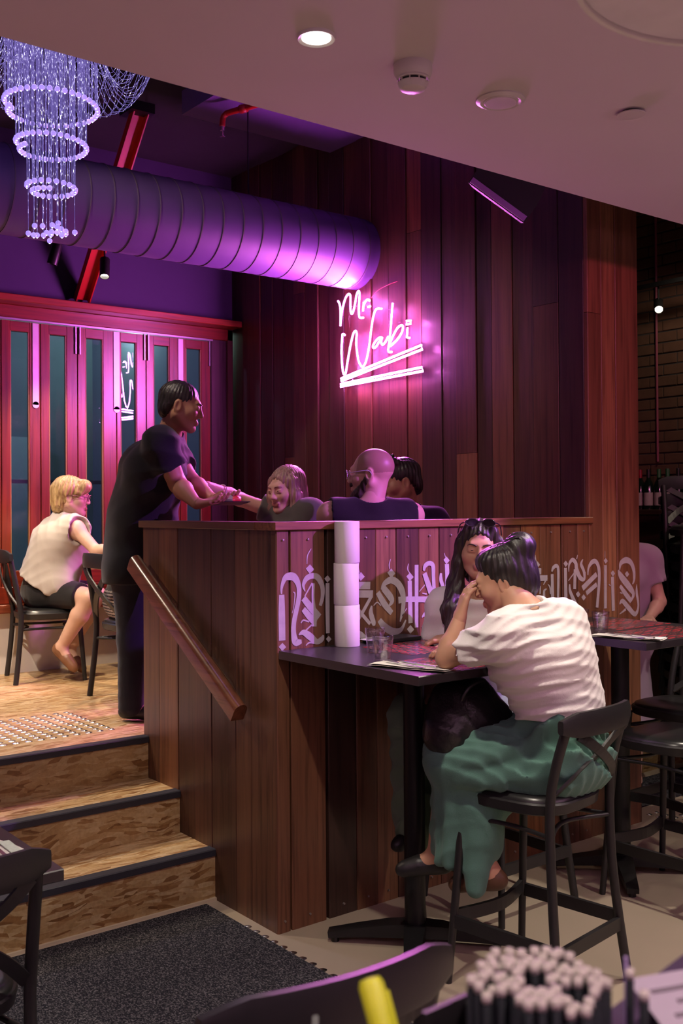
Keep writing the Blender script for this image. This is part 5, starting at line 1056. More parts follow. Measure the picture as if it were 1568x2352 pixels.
PJ = {
'w7': {'pel': (2.825, 2.4, 0.79), 'hiL': (2.752, 2.35, 0.79), 'hiR': (2.898, 2.446, 0.79), 'mid': (2.8, 2.385, 0.97), 'chest': (2.72, 2.385, 1.14), 'neck': (2.655, 2.395, 1.29), 'head': (2.67, 2.512, 1.395), 'shL': (2.475, 2.345, 1.225), 'shR': (2.82, 2.375, 1.245), 'elL': (2.455, 2.575, 1.137), 'wrL': (2.545, 2.605, 1.255), 'elR': (2.86, 2.585, 1.14), 'wrR': (2.7, 2.7, 1.135), 'knL': (2.555, 2.645, 0.775), 'knR': (2.68, 2.77, 0.78), 'anL': (2.645, 2.565, 0.37), 'toL': (2.585, 2.65, 0.325), 'anR': (2.61, 2.8, 0.37), 'toR': (2.53, 2.87, 0.33)},
'w6': {'pel': (3.2, 3.07, 0.785), 'hiL': (3.2, 2.985, 0.785), 'hiR': (3.2, 3.155, 0.785), 'chest': (3.12, 3.03, 1.12), 'neck': (3.075, 3.005, 1.285), 'head': (3.02, 2.973, 1.477), 'shL': (3.175, 2.895, 1.235), 'shR': (3.005, 3.165, 1.235), 'elL': (3.04, 2.8, 1.13), 'wrL': (2.905, 2.995, 1.13), 'elR': (3, 3.24, 1.01), 'wrR': (2.86, 3.08, 0.93), 'knL': (2.82, 2.92, 0.8), 'knR': (2.8, 3.12, 0.8), 'anL': (2.83, 2.87, 0.37), 'toL': (2.73, 2.84, 0.325), 'anR': (2.8, 3.1, 0.37), 'toR': (2.7, 3.1, 0.33)},
'b4': {'head': (3.091, 3.739, 1.806), 'neck': (3.072, 3.717, 1.65), 'pel': (3.102, 3.717, 1.135), 'shL': (2.886, 3.789, 1.615), 'shR': (3.258, 3.645, 1.61), 'hiL': (3.018, 3.75, 1.135), 'hiR': (3.185, 3.685, 1.135), 'knL': (3.153, 4.125, 1.135), 'knR': (3.339, 4.053, 1.135), 'anL': (3.153, 4.125, 0.665), 'toL': (3.2, 4.246, 0.625), 'elL': (2.929, 3.901, 1.385), 'wrL': (3.008, 4.105, 1.415), 'anR': (3.339, 4.053, 0.665), 'toR': (3.386, 4.174, 0.625), 'elR': (3.301, 3.757, 1.38), 'wrR': (3.38, 3.961, 1.41)},
'm5': {'head': (3.529, 4.031, 1.777), 'neck': (3.576, 4.035, 1.62), 'pel': (3.576, 4.035, 1.135), 'shL': (3.392, 4.053, 1.57), 'shR': (3.76, 4.016, 1.57), 'hiL': (3.491, 4.043, 1.135), 'hiR': (3.66, 4.026, 1.135), 'knL': (3.516, 4.443, 1.135), 'knR': (3.715, 4.423, 1.135), 'anL': (3.516, 4.443, 0.675), 'toL': (3.53, 4.572, 0.635), 'elL': (3.402, 4.153, 1.34), 'wrL': (3.424, 4.372, 1.38), 'anR': (3.715, 4.423, 0.675), 'toR': (3.729, 4.552, 0.635), 'elR': (3.77, 4.116, 1.34), 'wrR': (3.792, 4.334, 1.38)},
'w3': {'head': (3.037, 4.352, 1.742), 'neck': (3.075, 4.349, 1.637), 'pel': (3.075, 4.349, 1.135), 'shL': (3.079, 4.194, 1.615), 'shR': (3.058, 4.489, 1.629), 'hiL': (3.061, 4.265, 1.135), 'hiR': (3.089, 4.433, 1.135), 'knL': (2.664, 4.316, 1.135), 'knR': (2.697, 4.513, 1.135), 'anL': (2.664, 4.316, 0.675), 'toL': (2.536, 4.337, 0.635), 'elL': (2.948, 4.198, 1.357), 'wrL': (2.731, 4.234, 1.397), 'anR': (2.697, 4.513, 0.675), 'toR': (2.569, 4.535, 0.635), 'elR': (2.901, 4.586, 1.698), 'wrR': (2.677, 4.531, 1.763)},
'm2': {'pel': (2.4, 4.74, 1.37), 'hiL': (2.45, 4.81, 1.36), 'hiR': (2.345, 4.675, 1.36), 'mid': (2.395, 4.68, 1.6), 'chest': (2.42, 4.575, 1.83), 'neck': (2.435, 4.495, 2), 'head': (2.468, 4.41, 2.139), 'shR': (2.332, 4.367, 1.956), 'shL': (2.545, 4.665, 1.95), 'elR': (2.416, 4.354, 1.765), 'wrR': (2.386, 4.125, 1.669), 'elL': (2.555, 4.474, 1.782), 'wrL': (2.561, 4.28, 1.695), 'knL': (2.45, 4.86, 1), 'knR': (2.37, 4.73, 1), 'anL': (2.46, 4.93, 0.655), 'toL': (2.56, 4.86, 0.615), 'anR': (2.385, 4.79, 0.655), 'toR': (2.48, 4.715, 0.615)},
'w1': {'head': (2.714, 6.252, 1.726), 'neck': (2.688, 6.3, 1.577), 'pel': (2.59, 6.432, 1.133), 'shR': (2.682, 6.115, 1.525), 'shL': (2.718, 6.441, 1.542), 'elR': (2.75, 5.974, 1.391), 'wrR': (2.799, 5.835, 1.405), 'elL': (2.842, 6.284, 1.312), 'wrL': (2.757, 6.097, 1.295), 'hiR': (2.568, 6.348, 1.133), 'hiL': (2.608, 6.52, 1.127), 'knR': (2.717, 6.004, 1.108), 'knL': (2.862, 6.22, 1.103), 'anR': (2.598, 6.164, 0.793), 'toR': (2.641, 6.093, 0.684), 'anL': (2.718, 6.324, 0.744), 'toL': (2.765, 6.251, 0.648)},
'p8': {'head': (2.726, 5.291, 1.793), 'neck': (2.707, 5.308, 1.647), 'pel': (2.7, 5.38, 1.13), 'shL': (2.715, 5.478, 1.597), 'shR': (2.698, 5.138, 1.597), 'hiL': (2.7, 5.47, 1.13), 'hiR': (2.7, 5.29, 1.13), 'knL': (3.1, 5.48, 1.13), 'knR': (3.1, 5.28, 1.13), 'anL': (3.12, 5.48, 0.69), 'toL': (3.24, 5.48, 0.63), 'elL': (2.815, 5.473, 1.367), 'wrL': (3.035, 5.462, 1.407), 'anR': (3.06, 5.28, 0.69), 'toR': (3.18, 5.28, 0.63), 'elR': (2.798, 5.133, 1.367), 'wrR': (3.018, 5.122, 1.407)},
'p9': {'pel': (4.988, 3.787, 0.9), 'neck': (4.952, 3.769, 1.4), 'head': (4.925, 3.756, 1.55), 'shL': (5.062, 3.634, 1.34), 'shR': (4.913, 3.94, 1.34), 'hiL': (5.025, 3.711, 0.88), 'hiR': (4.951, 3.863, 0.88), 'knL': (4.973, 3.68, 0.47), 'knR': (4.966, 3.877, 0.47), 'anL': (4.991, 3.689, 0.075), 'anR': (5.056, 3.92, 0.09), 'toL': (4.884, 3.636, 0.035), 'toR': (4.948, 3.868, 0.035), 'elL': (5.089, 3.58, 1.1), 'elR': (4.887, 3.994, 1.1), 'wrL': (4.896, 3.52, 1.02), 'wrR': (4.72, 3.879, 1.02)},
}
SK_F = skin('skin_warm', (0.50, 0.27, 0.17)); SK_P = skin('skin_pale', (0.58, 0.36, 0.27)); SK_M = skin('skin_tan', (0.40, 0.20, 0.125))
def person(label, base, group=None): return thing('person', base, label, 'person')
def tee(J, g, sleeve, hem, fem=False, bulk=1.0, disp=None, neck=0.075, arm=0.056, sl_r=0.066, hem_n=(0, 0, -1), flare=None):
    """T-shirt: trunk grown by g, sleeves to a share of the upper arm, cut at hem height"""
    v = Vol(0.03); torso(v, J, g, fem, bulk)
    for s in 'LR':
        if sleeve > 0:
            a = unit(V3(J['el' + s]) - V3(J['sh' + s])); e = lerp(J['sh' + s], J['el' + s], sleeve)
            v.cone(J['sh' + s], lerp(J['sh' + s], J['el' + s], sleeve + 0.15), arm + g * 0.4, sl_r, 0.035, cut=[(e, a)])
    if flare: flare(v)
    up = unit(V3(J['neck']) - V3(J['pel']))
    v.cone(V3(J['neck']) + up * 0.045 - up * 0.0, lerp(J['neck'], J['head'], 0.8), neck, neck, 0.012, op='s')
    v.cuts.append((hem, hem_n)); v.disp = disp; return v
def pants(J, g, kn=0.07, an=0.055, top=None, end=1.0, disp=None, k=0.04):
    v = Vol(k); v.cone(J['hiL'], J['hiR'], 0.10 + g, 0.10 + g, 0.05); v.cone(J['pel'], V3(J['pel']) + V3((0, 0, 0.06)), 0.11 + g, 0.105 + g, 0.05)
    for s in 'LR':
        v.cone(J['hi' + s], J['kn' + s], 0.09 + g, kn, 0.04)
        if end > 0: v.cone(J['kn' + s], lerp(J['kn' + s], J['an' + s], end), kn, an, 0.03)
    if top is not None: v.cuts.append((top, (0, 0, 1)))
    v.disp = disp; return v

# ---------------------------------------------------------------- woman in the white tee at the near table
J = PJ['w7']; w7 = person('woman in white tee and long green skirt leaning on the near high table', (2.80, 2.42, 0.0))
hd = Head(J['head'], (-0.55, 0.78, -0.30), (-0.25, 0.1, 1), 0.97)
bv = body_vol(J, True, 1.06); hv = head_vol(hd, J['neck'], True)
hL = hand_vol(J['wrL'], J['elL'], (0.30, -0.02, 0.9), (0.62, -0.35, -0.35), 1, 0.30, 0.94, 1.0); hR = hand_vol(J['wrR'], J['elR'], (-0.7, 0.6, 0.0), (0, 0, -1), -1, 0.3, 0.94)
vol_obj('body', [(bv, 0.008), (hv, 0.0035), (hL, 0.0032), (hR, 0.0035)], [SK_F, LIP], w7, face_mat=lips_of(hd)); 
dspl = dsum(wr(0.010, (0.12, 0.1, 1), 62, (0.8, -0.5, 0.1), 9, 1.5), wr(0.006, (-0.3, 0.2, 1), 105, (0.8, -0.3, 0.2), 16, 1.9, 1.3))
v = tee(J, 0.020, 0.60, (2.8, 2.4, 0.938), True, 1.08, dspl, 0.066, hem_n=(0.0, 0.0, -1))
vol_obj('white_tee', [(v, 0.0065)], cloth('white_cotton', (0.78, 0.74, 0.71)), w7)
v = Vol(0.05)
v.cone(J['hiL'], J['hiR'], 0.128, 0.128, 0.06); v.cone(J['pel'], (2.805, 2.39, 0.95), 0.128, 0.125, 0.05); v.cone((2.73, 2.35, 0.93), (2.87, 2.44, 0.93), 0.112, 0.112, 0.05); v.ell((2.86, 2.345, 0.78), (0.13, 0.11, 0.10), None, 0.06)
v.cone(J['hiL'], J['knL'], 0.115, 0.092, 0.06); v.cone(J['hiR'], J['knR'], 0.11, 0.088, 0.06); v.cone(lerp(J['hiL'], J['hiR'], 0.5), lerp(J['knL'], J['knR'], 0.5), 0.11, 0.085, 0.06)
v.cone(J['knL'], (2.60, 2.68, 0.60), 0.080, 0.062, 0.05); v.cone((2.60, 2.68, 0.60), (2.625, 2.71, 0.43), 0.064, 0.070, 0.05); v.cone(J['knR'], (2.65, 2.77, 0.44), 0.07, 0.062, 0.05)
v.cone((2.63, 2.59, 0.70), (2.615, 2.575, 0.52), 0.055, 0.046, 0.05); v.cone((2.615, 2.575, 0.52), (2.590, 2.58, 0.33), 0.048, 0.024, 0.03); v.cone((2.67, 2.60, 0.66), (2.66, 2.585, 0.46), 0.050, 0.040, 0.04)
v.cone((2.73, 2.46, 0.71), (2.62, 2.58, 0.62), 0.07, 0.06, 0.06)
_ax0, _ax1 = V3(J['hiL']), V3(J['knL']); _near = unit((-0.62, -0.78, 0)); _up = V3((0, 0, 1))
for q0, tw, r0 in ((112, -10, 0.016), (88, -34, 0.020), (62, -44, 0.018), (38, -30, 0.021), (14, -40, 0.017), (-12, -22, 0.018), (-34, -8, 0.014)):   # folds gathered over the thigh
    pts = []
    for i in range(7):
        t_ = -0.12 + 1.08 * i / 6; a_ = math.radians(q0 + tw * t_ + 7 * math.sin(5 * t_ + q0)); R_ = 0.118 - 0.026 * max(0, t_); pts.append(lerp(_ax0, _ax1, t_) + (_near * math.cos(a_) + _up * math.sin(a_)) * R_)
    v.chain(pts, [r0 * (0.6 + 0.4 * math.sin(PI * i / 6)) for i in range(7)], 0.022)
for q0, r0 in ((-70, 0.014), (-35, 0.018), (0, 0.014), (35, 0.018), (70, 0.014)):             # upright folds in the hanging cloth
    c_, s_ = math.cos(math.radians(q0)), math.sin(math.radians(q0)); d_ = V3((-0.62 * c_ - 0.788 * s_, -0.788 * c_ + 0.615 * s_, 0))
    v.chain([V3((2.595, 2.655, 0.74)) + d_ * 0.075, V3((2.605, 2.665, 0.60)) + d_ * 0.068, V3((2.615, 2.685, 0.40)) + d_ * 0.074], [r0, r0, r0 * 0.8], 0.02)
v.cuts.append(((2.8, 2.4, 0.985), (-0.08, -0.04, 1)))
v.disp = dsum(wr(0.022, (0.5, 0.62, 0.75), 42, (-0.5, 0.7, -0.3), 9, 1.6, 0.4), wr(0.010, (0.9, 0.3, 0.5), 95, (0.3, -0.4, 0.9), 11, 1.8, 2.0))
vol_obj('green_skirt', [(v, 0.0065)], cloth('green_crinkle', (0.105, 0.235, 0.185), 0.85, 0.15, 320, 0.5), w7)
HB = hairm('hair_black', (0.006, 0.005, 0.005), (0.030, 0.022, 0.020))
v = Vol(0.02); hd.ell(v, (0, -0.030, 0.040), (0.088, 0.098, 0.090), 0.02); hd.ell(v, (0, -0.055, -0.02), (0.078, 0.070, 0.075), 0.03); hd.ell(v, (0.0, -0.095, 0.098), (0.058, 0.055, 0.052), 0.02); hd.ell(v, (0, 0.02, 0.085), (0.062, 0.055, 0.035), 0.03)
hd.ell(v, (0, 0.125, -0.060), (0.12, 0.085, 0.105), 0.012, 's'); 
for s in (-1, 1): hd.ell(v, (s * 0.09, 0.006, -0.022), (0.03, 0.024, 0.032), 0.010, 's')
v.disp = streak(hd, 0.0028, 46); vol_obj('hair', [(v, 0.0045)], HB, w7)
for k in range(7):   # loose wisps over the bun
    a = hd.w((-0.03 + 0.01 * k, -0.05, 0.11)); b = hd.w((-0.05 + 0.016 * k, -0.11 - 0.006 * (k % 3), 0.135)); MB().tube(smoothpts([a, (a + b) / 2 + V3((0, 0, 0.012)), b], 4), 0.0022, 5).build('hair_wisp', HB, w7, smooth=True)
BRN = plain('brown_leather', (0.10, 0.045, 0.022), 0.45)
shoe(w7, J['anL'], J['toL'], BRN); shoe(w7, J['anR'], J['toR'], BLACKP)
# black bag on her lap
bg = thing('handbag', (2.60, 2.66, 0.86), 'slouchy black leather handbag on the lap under the near table', 'bag')
BAG = plain('black_leather', (0.014, 0.013, 0.014), 0.36, var=0.3, nscale=30, bstr=0.4)
v = Vol(0.05); v.ell((2.615, 2.655, 0.915), (0.125, 0.10, 0.105), None, 0.05); v.cone((2.52, 2.64, 0.86), (2.70, 2.60, 0.88), 0.075, 0.07, 0.06); v.cone((2.57, 2.68, 0.98), (2.68, 2.66, 0.985), 0.045, 0.045, 0.05)
v.disp = wr(0.026, (0.6, -0.3, 0.8), 46, (0.3, 0.8, 0.3), 13, 1.7, 0.7); vol_obj('bag_body', [(v, 0.0075)], BAG, bg)
MB().tube(smoothpts([(2.53, 2.60, 0.95), (2.56, 2.58, 1.02), (2.63, 2.57, 1.04), (2.70, 2.60, 0.96)], 6), 0.008, 8).build('strap', BAG, bg, smooth=True); MB().bar([(2.635, 2.560, 0.945), (2.638, 2.556, 0.915)], 0.006, 0.006).build('zip_pull', CHROME, bg)

# ---------------------------------------------------------------- woman with long dark hair across the table
J = PJ['w6']; w6 = person('woman with long dark hair, white tee and sunglasses on her head', (3.20, 3.06, 0.0))
hd = Head(J['head'], (-0.70, -0.71, -0.06), (0.02, -0.03, 1), 0.96)
bv = body_vol(J, True, 0.95); hv = head_vol(hd, J['neck'], True)
hL = hand_vol(J['wrL'], J['elL'], (-0.60, 0.72, -0.10), (0.1, 0.1, -1), 1, 0.55, 0.92); hR = hand_vol(J['wrR'], J['elR'], (-0.8, -0.5, -0.1), (0, 0, -1), -1, 0.3, 0.92)
vol_obj('body', [(bv, 0.009), (hv, 0.0032), (hL, 0.0032), (hR, 0.004)], [SK_F, LIP], w6, face_mat=lips_of(hd))
v = tee(J, 0.020, 0.62, (3.2, 3.07, 0.86), True, 0.97, wr(0.008, (0.2, 0.3, 1), 48, (0.7, -0.5, 0.1), 9, 1.6), 0.078)
vol_obj('white_tee', [(v, 0.008)], MATS['white_cotton'], w6)
v = pants(J, 0.025, 0.105, 0.105, (3.2, 3.07, 0.90), 0.95, wr(0.014, (0.5, 0.4, 0.7), 40, (0.2, -0.6, 0.7), 8, 1.5)); vol_obj('green_trousers', [(v, 0.009)], cloth('pale_green_cotton', (0.16, 0.25, 0.155), 0.85, 0.12), w6)
shoe(w6, J['anL'], J['toL'], BLACKP); shoe(w6, J['anR'], J['toR'], BLACKP)
HD = hairm('hair_dark_brown', (0.008, 0.006, 0.005), (0.040, 0.026, 0.020), (120, 120, 7))
v = Vol(0.02); hd.ell(v, (0, -0.022, 0.040), (0.084, 0.100, 0.090), 0.02); hd.ell(v, (0, -0.06, -0.05), (0.080, 0.055, 0.11), 0.03)
for s in (-1, 1):
    hd.cone(v, (s * 0.045, 0.035, 0.10), (s * 0.078, 0.022, 0.02), 0.020, 0.020, 0.02)
    P_ = [(s * 0.080, 0.012, 0.03), (s * 0.085, 0.012, -0.06), (s * 0.090, 0.025, -0.15), (s * 0.104, 0.070, -0.24), (s * 0.098, 0.098, -0.33), (s * 0.088, 0.105, -0.40)]; R_ = [0.022, 0.026, 0.030, 0.034, 0.028, 0.010]
    for i in range(5): hd.cone(v, P_[i], P_[i + 1], R_[i], R_[i + 1], 0.02)
    P_ = [(s * 0.07, -0.03, -0.04), (s * 0.10, -0.02, -0.15), (s * 0.125, 0.03, -0.26), (s * 0.12, 0.07, -0.36)]; R_ = [0.03, 0.032, 0.028, 0.010]
    for i in range(3): hd.cone(v, P_[i], P_[i + 1], R_[i], R_[i + 1], 0.02)
hd.ell(v, (0, 0.105, -0.030), (0.066, 0.09, 0.105), 0.012, 's'); v.disp = streak(hd, 0.004, 60); vol_obj('hair', [(v, 0.005)], HD, w6)
eyes(hd, w6, (0.035, 0.02, 0.012), True, HD)
sg = thing('sunglasses', hd.w((0, 0.05, 0.125)), 'dark sunglasses pushed up on the head of the long-haired woman', 'sunglasses')
SGM = plain('dark_lens', (0.02, 0.012, 0.02), 0.08, spec=0.8)
for s in (-1, 1):
    pts = [hd.w((s * (0.034 + 0.026 * math.cos(a)), 0.072 + 0.004 * math.cos(a), 0.118 + 0.016 * math.sin(a))) for a in [2 * PI * i / 16 for i in range(16)]]
    MB().tube(pts, 0.0026, 6, closed=True).build('rim', SGM, sg, smooth=True); c = hd.w((s * 0.034, 0.072, 0.118)); MB().add([c] + pts, [(0, i + 1, (i + 1) % 16 + 1) for i in range(16)]).build('lens', SGM, sg)
    MB().tube(smoothpts([hd.w(q) for q in ((s * 0.060, 0.070, 0.120), (s * 0.082, 0.03, 0.105), (s * 0.092, -0.035, 0.06))], 5), 0.0026, 6).build('temple_arm', SGM, sg, smooth=True)
MB().tube([hd.w((-0.008, 0.074, 0.122)), hd.w((0.008, 0.074, 0.122))], 0.0026, 6).build('bridge', SGM, sg)

# ---------------------------------------------------------------- bald man, dark-haired man, woman reaching out: seated behind the partition
J = PJ['b4']; b4 = person('bald bearded man in glasses and black sleeveless top seen from behind', (J['pel'][0], J['pel'][1], ZP))
hd = Head(J['head'], (-0.62, 0.78, -0.06), (0, 0, 1), 1.0); bv = body_vol(J, False, 1.08); hv = head_vol(hd, J['neck'])
STUB = skin('shaved_scalp', (0.36, 0.21, 0.155), 0.42)
def fm(C):
    L = hd.l(C); return ((L[:, 2] > 0.0) & (L[:, 1] < 0.055 - 0.2 * (L[:, 2] - 0.03)) & (np.abs(L[:, 0]) < 0.0785) & (L[:, 2] < 0.2)).astype(int)
vol_obj('body', [(bv, 0.009), (hv, 0.0035), (hand_vol(J['wrL'], J['elL'], (-0.6, 0.8, 0), (0, 0, -1), 1), 0.005), (hand_vol(J['wrR'], J['elR'], (-0.6, 0.8, 0), (0, 0, -1), -1), 0.005)], [SK_P, STUB], b4, face_mat=fm)
v = tee(J, 0.016, 0.0, (0, 0, 1.04), False, 1.06, wr(0.006, (0.3, 0.2, 1), 45, (0.8, 0.5, 0.1), 9, 1.5), 0.072)
for s in 'LR': v.ell(V3(J['sh' + s]) + (V3(J['sh' + s]) - V3(J['neck'])) * 0.28, (0.085, 0.085, 0.12), None, 0.01, 's')
vol_obj('black_tank_top', [(v, 0.008)], cloth('black_jersey', (0.012, 0.011, 0.013)), b4)
v = pants(J, 0.015, 0.075, 0.06, (0, 0, 1.12), 0.95); vol_obj('trousers', [(v, 0.012)], cloth('dark_denim', (0.014, 0.016, 0.026)), b4)
shoe(b4, J['anL'], J['toL'], BLACKP); shoe(b4, J['anR'], J['toR'], BLACKP)
v = Vol(0.015); 
for s in (-1, 1): hd.cone(v, (s * 0.064, 0.004, -0.03), (s * 0.045, 0.055, -0.095), 0.020, 0.026, 0.02)
hd.cone(v, (-0.045, 0.055, -0.095), (0.045, 0.055, -0.095), 0.026, 0.026, 0.02); hd.ell(v, (0, 0.078, -0.105), (0.035, 0.028, 0.028), 0.02); hd.cone(v, (-0.022, 0.093, -0.047), (0.022, 0.093, -0.047), 0.008, 0.008, 0.01)
hd.ell(v, (0, 0.10, -0.063), (0.02, 0.02, 0.008), 0.006, 's'); v.disp = streak(hd, 0.003, 70); vol_obj('beard', [(v, 0.004)], hairm('beard_brown', (0.012, 0.008, 0.006), (0.06, 0.035, 0.022)), b4)
def spectacles(hd, label, mat, parent_loc=None):
    g = thing('eyeglasses', hd.w((0, 0.1, 0.0)), label, 'glasses')
    for s in (-1, 1):
        pts = [hd.w((s * (0.032 + 0.024 * math.cos(a)), 0.111 - 0.010 * abs(math.cos(a)), 0.003 + 0.020 * math.sin(a))) for a in [2 * PI * i / 18 for i in range(18)]]
        r_ = MB().tube(pts, 0.0021, 6, closed=True).build('rim', mat, g, smooth=True); c = hd.w((s * 0.032, 0.107, 0.003)); MB().add([c] + pts, [(0, i + 1, (i + 1) % 18 + 1) for i in range(18)]).build('lens', glassy('spectacle_lens', (0.95, 0.95, 0.97), 0.0), g)
        MB().tube(smoothpts([hd.w(q) for q in ((s * 0.056, 0.102, 0.008), (s * 0.080, 0.06, 0.010), (s * 0.086, -0.005, 0.012), (s * 0.084, -0.022, -0.012))], 4), 0.0019, 6).build('temple_arm', mat, g, smooth=True)
    MB().tube([hd.w((-0.009, 0.112, 0.006)), hd.w((0.009, 0.112, 0.006))], 0.002, 6).build('bridge', mat, g); return g
spectacles(hd, 'clear-framed glasses worn by the bald bearded man', plain('clear_frame', (0.62, 0.55, 0.66), 0.15))
place_chair('chair', (J['pel'][0] + 0.0, J['pel'][1] + 0.0, ZP), -21, 'black chair under the bald man behind the partition', GC)

J = PJ['m5']; m5 = person('dark-haired man in navy shirt beside the bald man', (J['pel'][0], J['pel'][1], ZP))
hd = Head(J['head'], (-0.88, 0.42, -0.22), (0, 0, 1), 0.97); bv = body_vol(J, False, 1.0); hv = head_vol(hd, J['neck'])
vol_obj('body', [(bv, 0.010), (hv, 0.0038), (hand_vol(J['wrL'], J['elL'], (-0.8, 0.6, 0), (0, 0, -1), 1), 0.006), (hand_vol(J['wrR'], J['elR'], (-0.8, 0.6, 0), (0, 0, -1), -1), 0.006)], [SK_M, LIP], m5, face_mat=lips_of(hd))
v = tee(J, 0.018, 0.9, (0, 0, 1.04), False, 1.0, wr(0.006, (0.3, 0.2, 1), 45), 0.066, 0.06, 0.062); vol_obj('navy_shirt', [(v, 0.009)], cloth('navy_cotton', (0.020, 0.018, 0.045)), m5)
up = unit(V3(J['neck']) - V3(J['pel'])); c = V3(J['neck']) + up * 0.02; MB().lathe([(0.074, -0.01), (0.070, 0.028), (0.064, 0.03), (0.066, -0.01), (0.074, -0.01)], c, 24, caps=False).build('collar', MATS['navy_cotton'], m5, smooth=True, angle=40)
v = pants(J, 0.015, 0.075, 0.06, (0, 0, 1.12), 0.95); vol_obj('trousers', [(v, 0.012)], MATS['dark_denim'], m5); shoe(m5, J['anL'], J['toL'], BLACKP); shoe(m5, J['anR'], J['toR'], BLACKP)
v = Vol(0.02); hd.ell(v, (0, -0.020, 0.042), (0.084, 0.100, 0.088), 0.02); hd.ell(v, (0, -0.075, -0.03), (0.066, 0.035, 0.055), 0.03)
for k in range(9): hd.cone(v, (-0.05 + 0.0125 * k, 0.01 + 0.01 * (k % 3), 0.105), (-0.055 + 0.014 * k, 0.055 - 0.035 * (k % 2), 0.150), 0.022, 0.006, 0.012)
hd.ell(v, (0, 0.11, -0.035), (0.10, 0.085, 0.095), 0.012, 's'); 
for s in (-1, 1): hd.ell(v, (s * 0.088, 0.005, -0.018), (0.03, 0.034, 0.036), 0.01, 's')
v.disp = streak(hd, 0.004, 50); vol_obj('hair', [(v, 0.005)], HB, m5)
place_chair('chair', (J['pel'][0], J['pel'][1], ZP), -6, 'black chair under the dark-haired man behind the partition', GC)

J = PJ['w3']; w3 = person('woman with pinkish bob and grey tee reaching out her arm', (J['pel'][0], J['pel'][1], ZP))
hd = Head(J['head'], (-0.97, -0.16, -0.16), (-0.05, 0, 1), 0.97); bv = body_vol(J, True, 0.96); hv = head_vol(hd, J['neck'], True)
vol_obj('body', [(bv, 0.009), (hv, 0.0036), (hand_vol(J['wrR'], J['elR'], (-0.8, 0.3, 0.0), (0, 0, -1), -1, 0.25), 0.004), (hand_vol(J['wrL'], J['elL'], (-0.8, 0.6, 0), (0, 0, -1), 1), 0.006)], [SK_P, LIP], w3, face_mat=lips_of(hd))
v = tee(J, 0.020, 0.38, (0, 0, 1.04), True, 0.98, wr(0.008, (0.4, 0.5, 0.8), 45, None, 9, 1.5), 0.080, 0.058, 0.070); vol_obj('grey_tee', [(v, 0.008)], cloth('olive_grey_jersey', (0.080, 0.076, 0.070)), w3)
v = pants(J, 0.015, 0.075, 0.06, (0, 0, 1.12), 0.95); vol_obj('trousers', [(v, 0.012)], MATS['dark_denim'], w3); shoe(w3, J['anL'], J['toL'], BLACKP); shoe(w3, J['anR'], J['toR'], BLACKP)
HP = hairm('hair_ash_pink', (0.16, 0.085, 0.07), (0.42, 0.26, 0.22), (110, 110, 9))
v = Vol(0.02); hd.ell(v, (0, -0.024, 0.038), (0.086, 0.102, 0.090), 0.02); hd.ell(v, (0, -0.06, -0.045), (0.082, 0.055, 0.085), 0.03)
for s in (-1, 1):
    P_ = [(s * 0.074, 0.02, 0.05), (s * 0.085, 0.018, -0.03), (s * 0.088, 0.022, -0.10), (s * 0.080, 0.035, -0.145)]; R_ = [0.022, 0.028, 0.034, 0.026]
    for i in range(3): hd.cone(v, P_[i], P_[i + 1], R_[i], R_[i + 1], 0.025)
hd.ell(v, (0, 0.108, -0.030), (0.068, 0.085, 0.105), 0.012, 's'); v.disp = streak(hd, 0.004, 60); vol_obj('hair', [(v, 0.0048)], HP, w3)
eyes(hd, w3, (0.05, 0.035, 0.025), True, HP)
q = lerp(J['elR'], J['wrR'], 0.55); ax = unit(V3(J['wrR']) - V3(J['elR'])); o = MB().lathe([(0.037, -0.003), (0.040, 0.0), (0.037, 0.003), (0.034, 0.0), (0.037, -0.003)], q, 24, ax, caps=False).build('bracelet', plain('pale_bangle', (0.7, 0.6, 0.68), 0.3)); tag(o, 'thin pale bangle on the outstretched arm', 'bracelet')
place_chair('chair', (J['pel'][0], J['pel'][1], ZP), 82, 'black chair under the woman with pinkish hair', GC)

# ---------------------------------------------------------------- standing man with the plates
J = PJ['m2']; m2 = person('standing man in black tee and jeans bending forward with a plate', (2.42, 4.80, ZP))
hd = Head(J['head'], (0.80, -0.56, -0.22), (0, 0, 1), 0.98); bv = body_vol(J, False, 1.12); hv = head_vol(hd, J['neck'], False, 1.04)
hR = hand_vol(J['wrR'], J['elR'], (0.55, -0.75, 0.1), (-0.2, 0.2, 1), -1, 0.28, 0.98); hL = hand_vol(J['wrL'], J['elL'], (0.4, -0.85, 0.05), (-0.2, 0.2, 1), 1, 0.28, 0.98)
vol_obj('body', [(bv, 0.009), (hv, 0.0036), (hL, 0.004), (hR, 0.0036)], [SK_M, LIP], m2, face_mat=lips_of(hd))
def fl(v): v.cone((2.415, 4.71, 1.62), (2.405, 4.74, 1.30), 0.150, 0.165, 0.06); v.cone((2.42, 4.67, 1.85), (2.41, 4.71, 1.5), 0.135, 0.155, 0.06)
v = tee(J, 0.024, 0.62, (2.4, 4.7, 1.285), False, 1.1, wr(0.007, (0.3, 0.2, 1), 36, (0.7, -0.5, 0.2), 8, 1.5), 0.072, 0.066, 0.082, flare=fl)
vol_obj('black_tee', [(v, 0.008)], cloth('black_cotton', (0.010, 0.010, 0.014)), m2)
v = pants(J, 0.02, 0.075, 0.062, (0, 0, 1.42), 0.97, wr(0.006, (0.2, 0.3, 1), 50, (0.7, -0.5, 0.1), 9, 1.5)); vol_obj('jeans', [(v, 0.009)], MATS['dark_denim'], m2)
shoe(m2, J['anL'], J['toL'], BLACKP, 'boot', 0.07); shoe(m2, J['anR'], J['toR'], BLACKP, 'boot', 0.07)
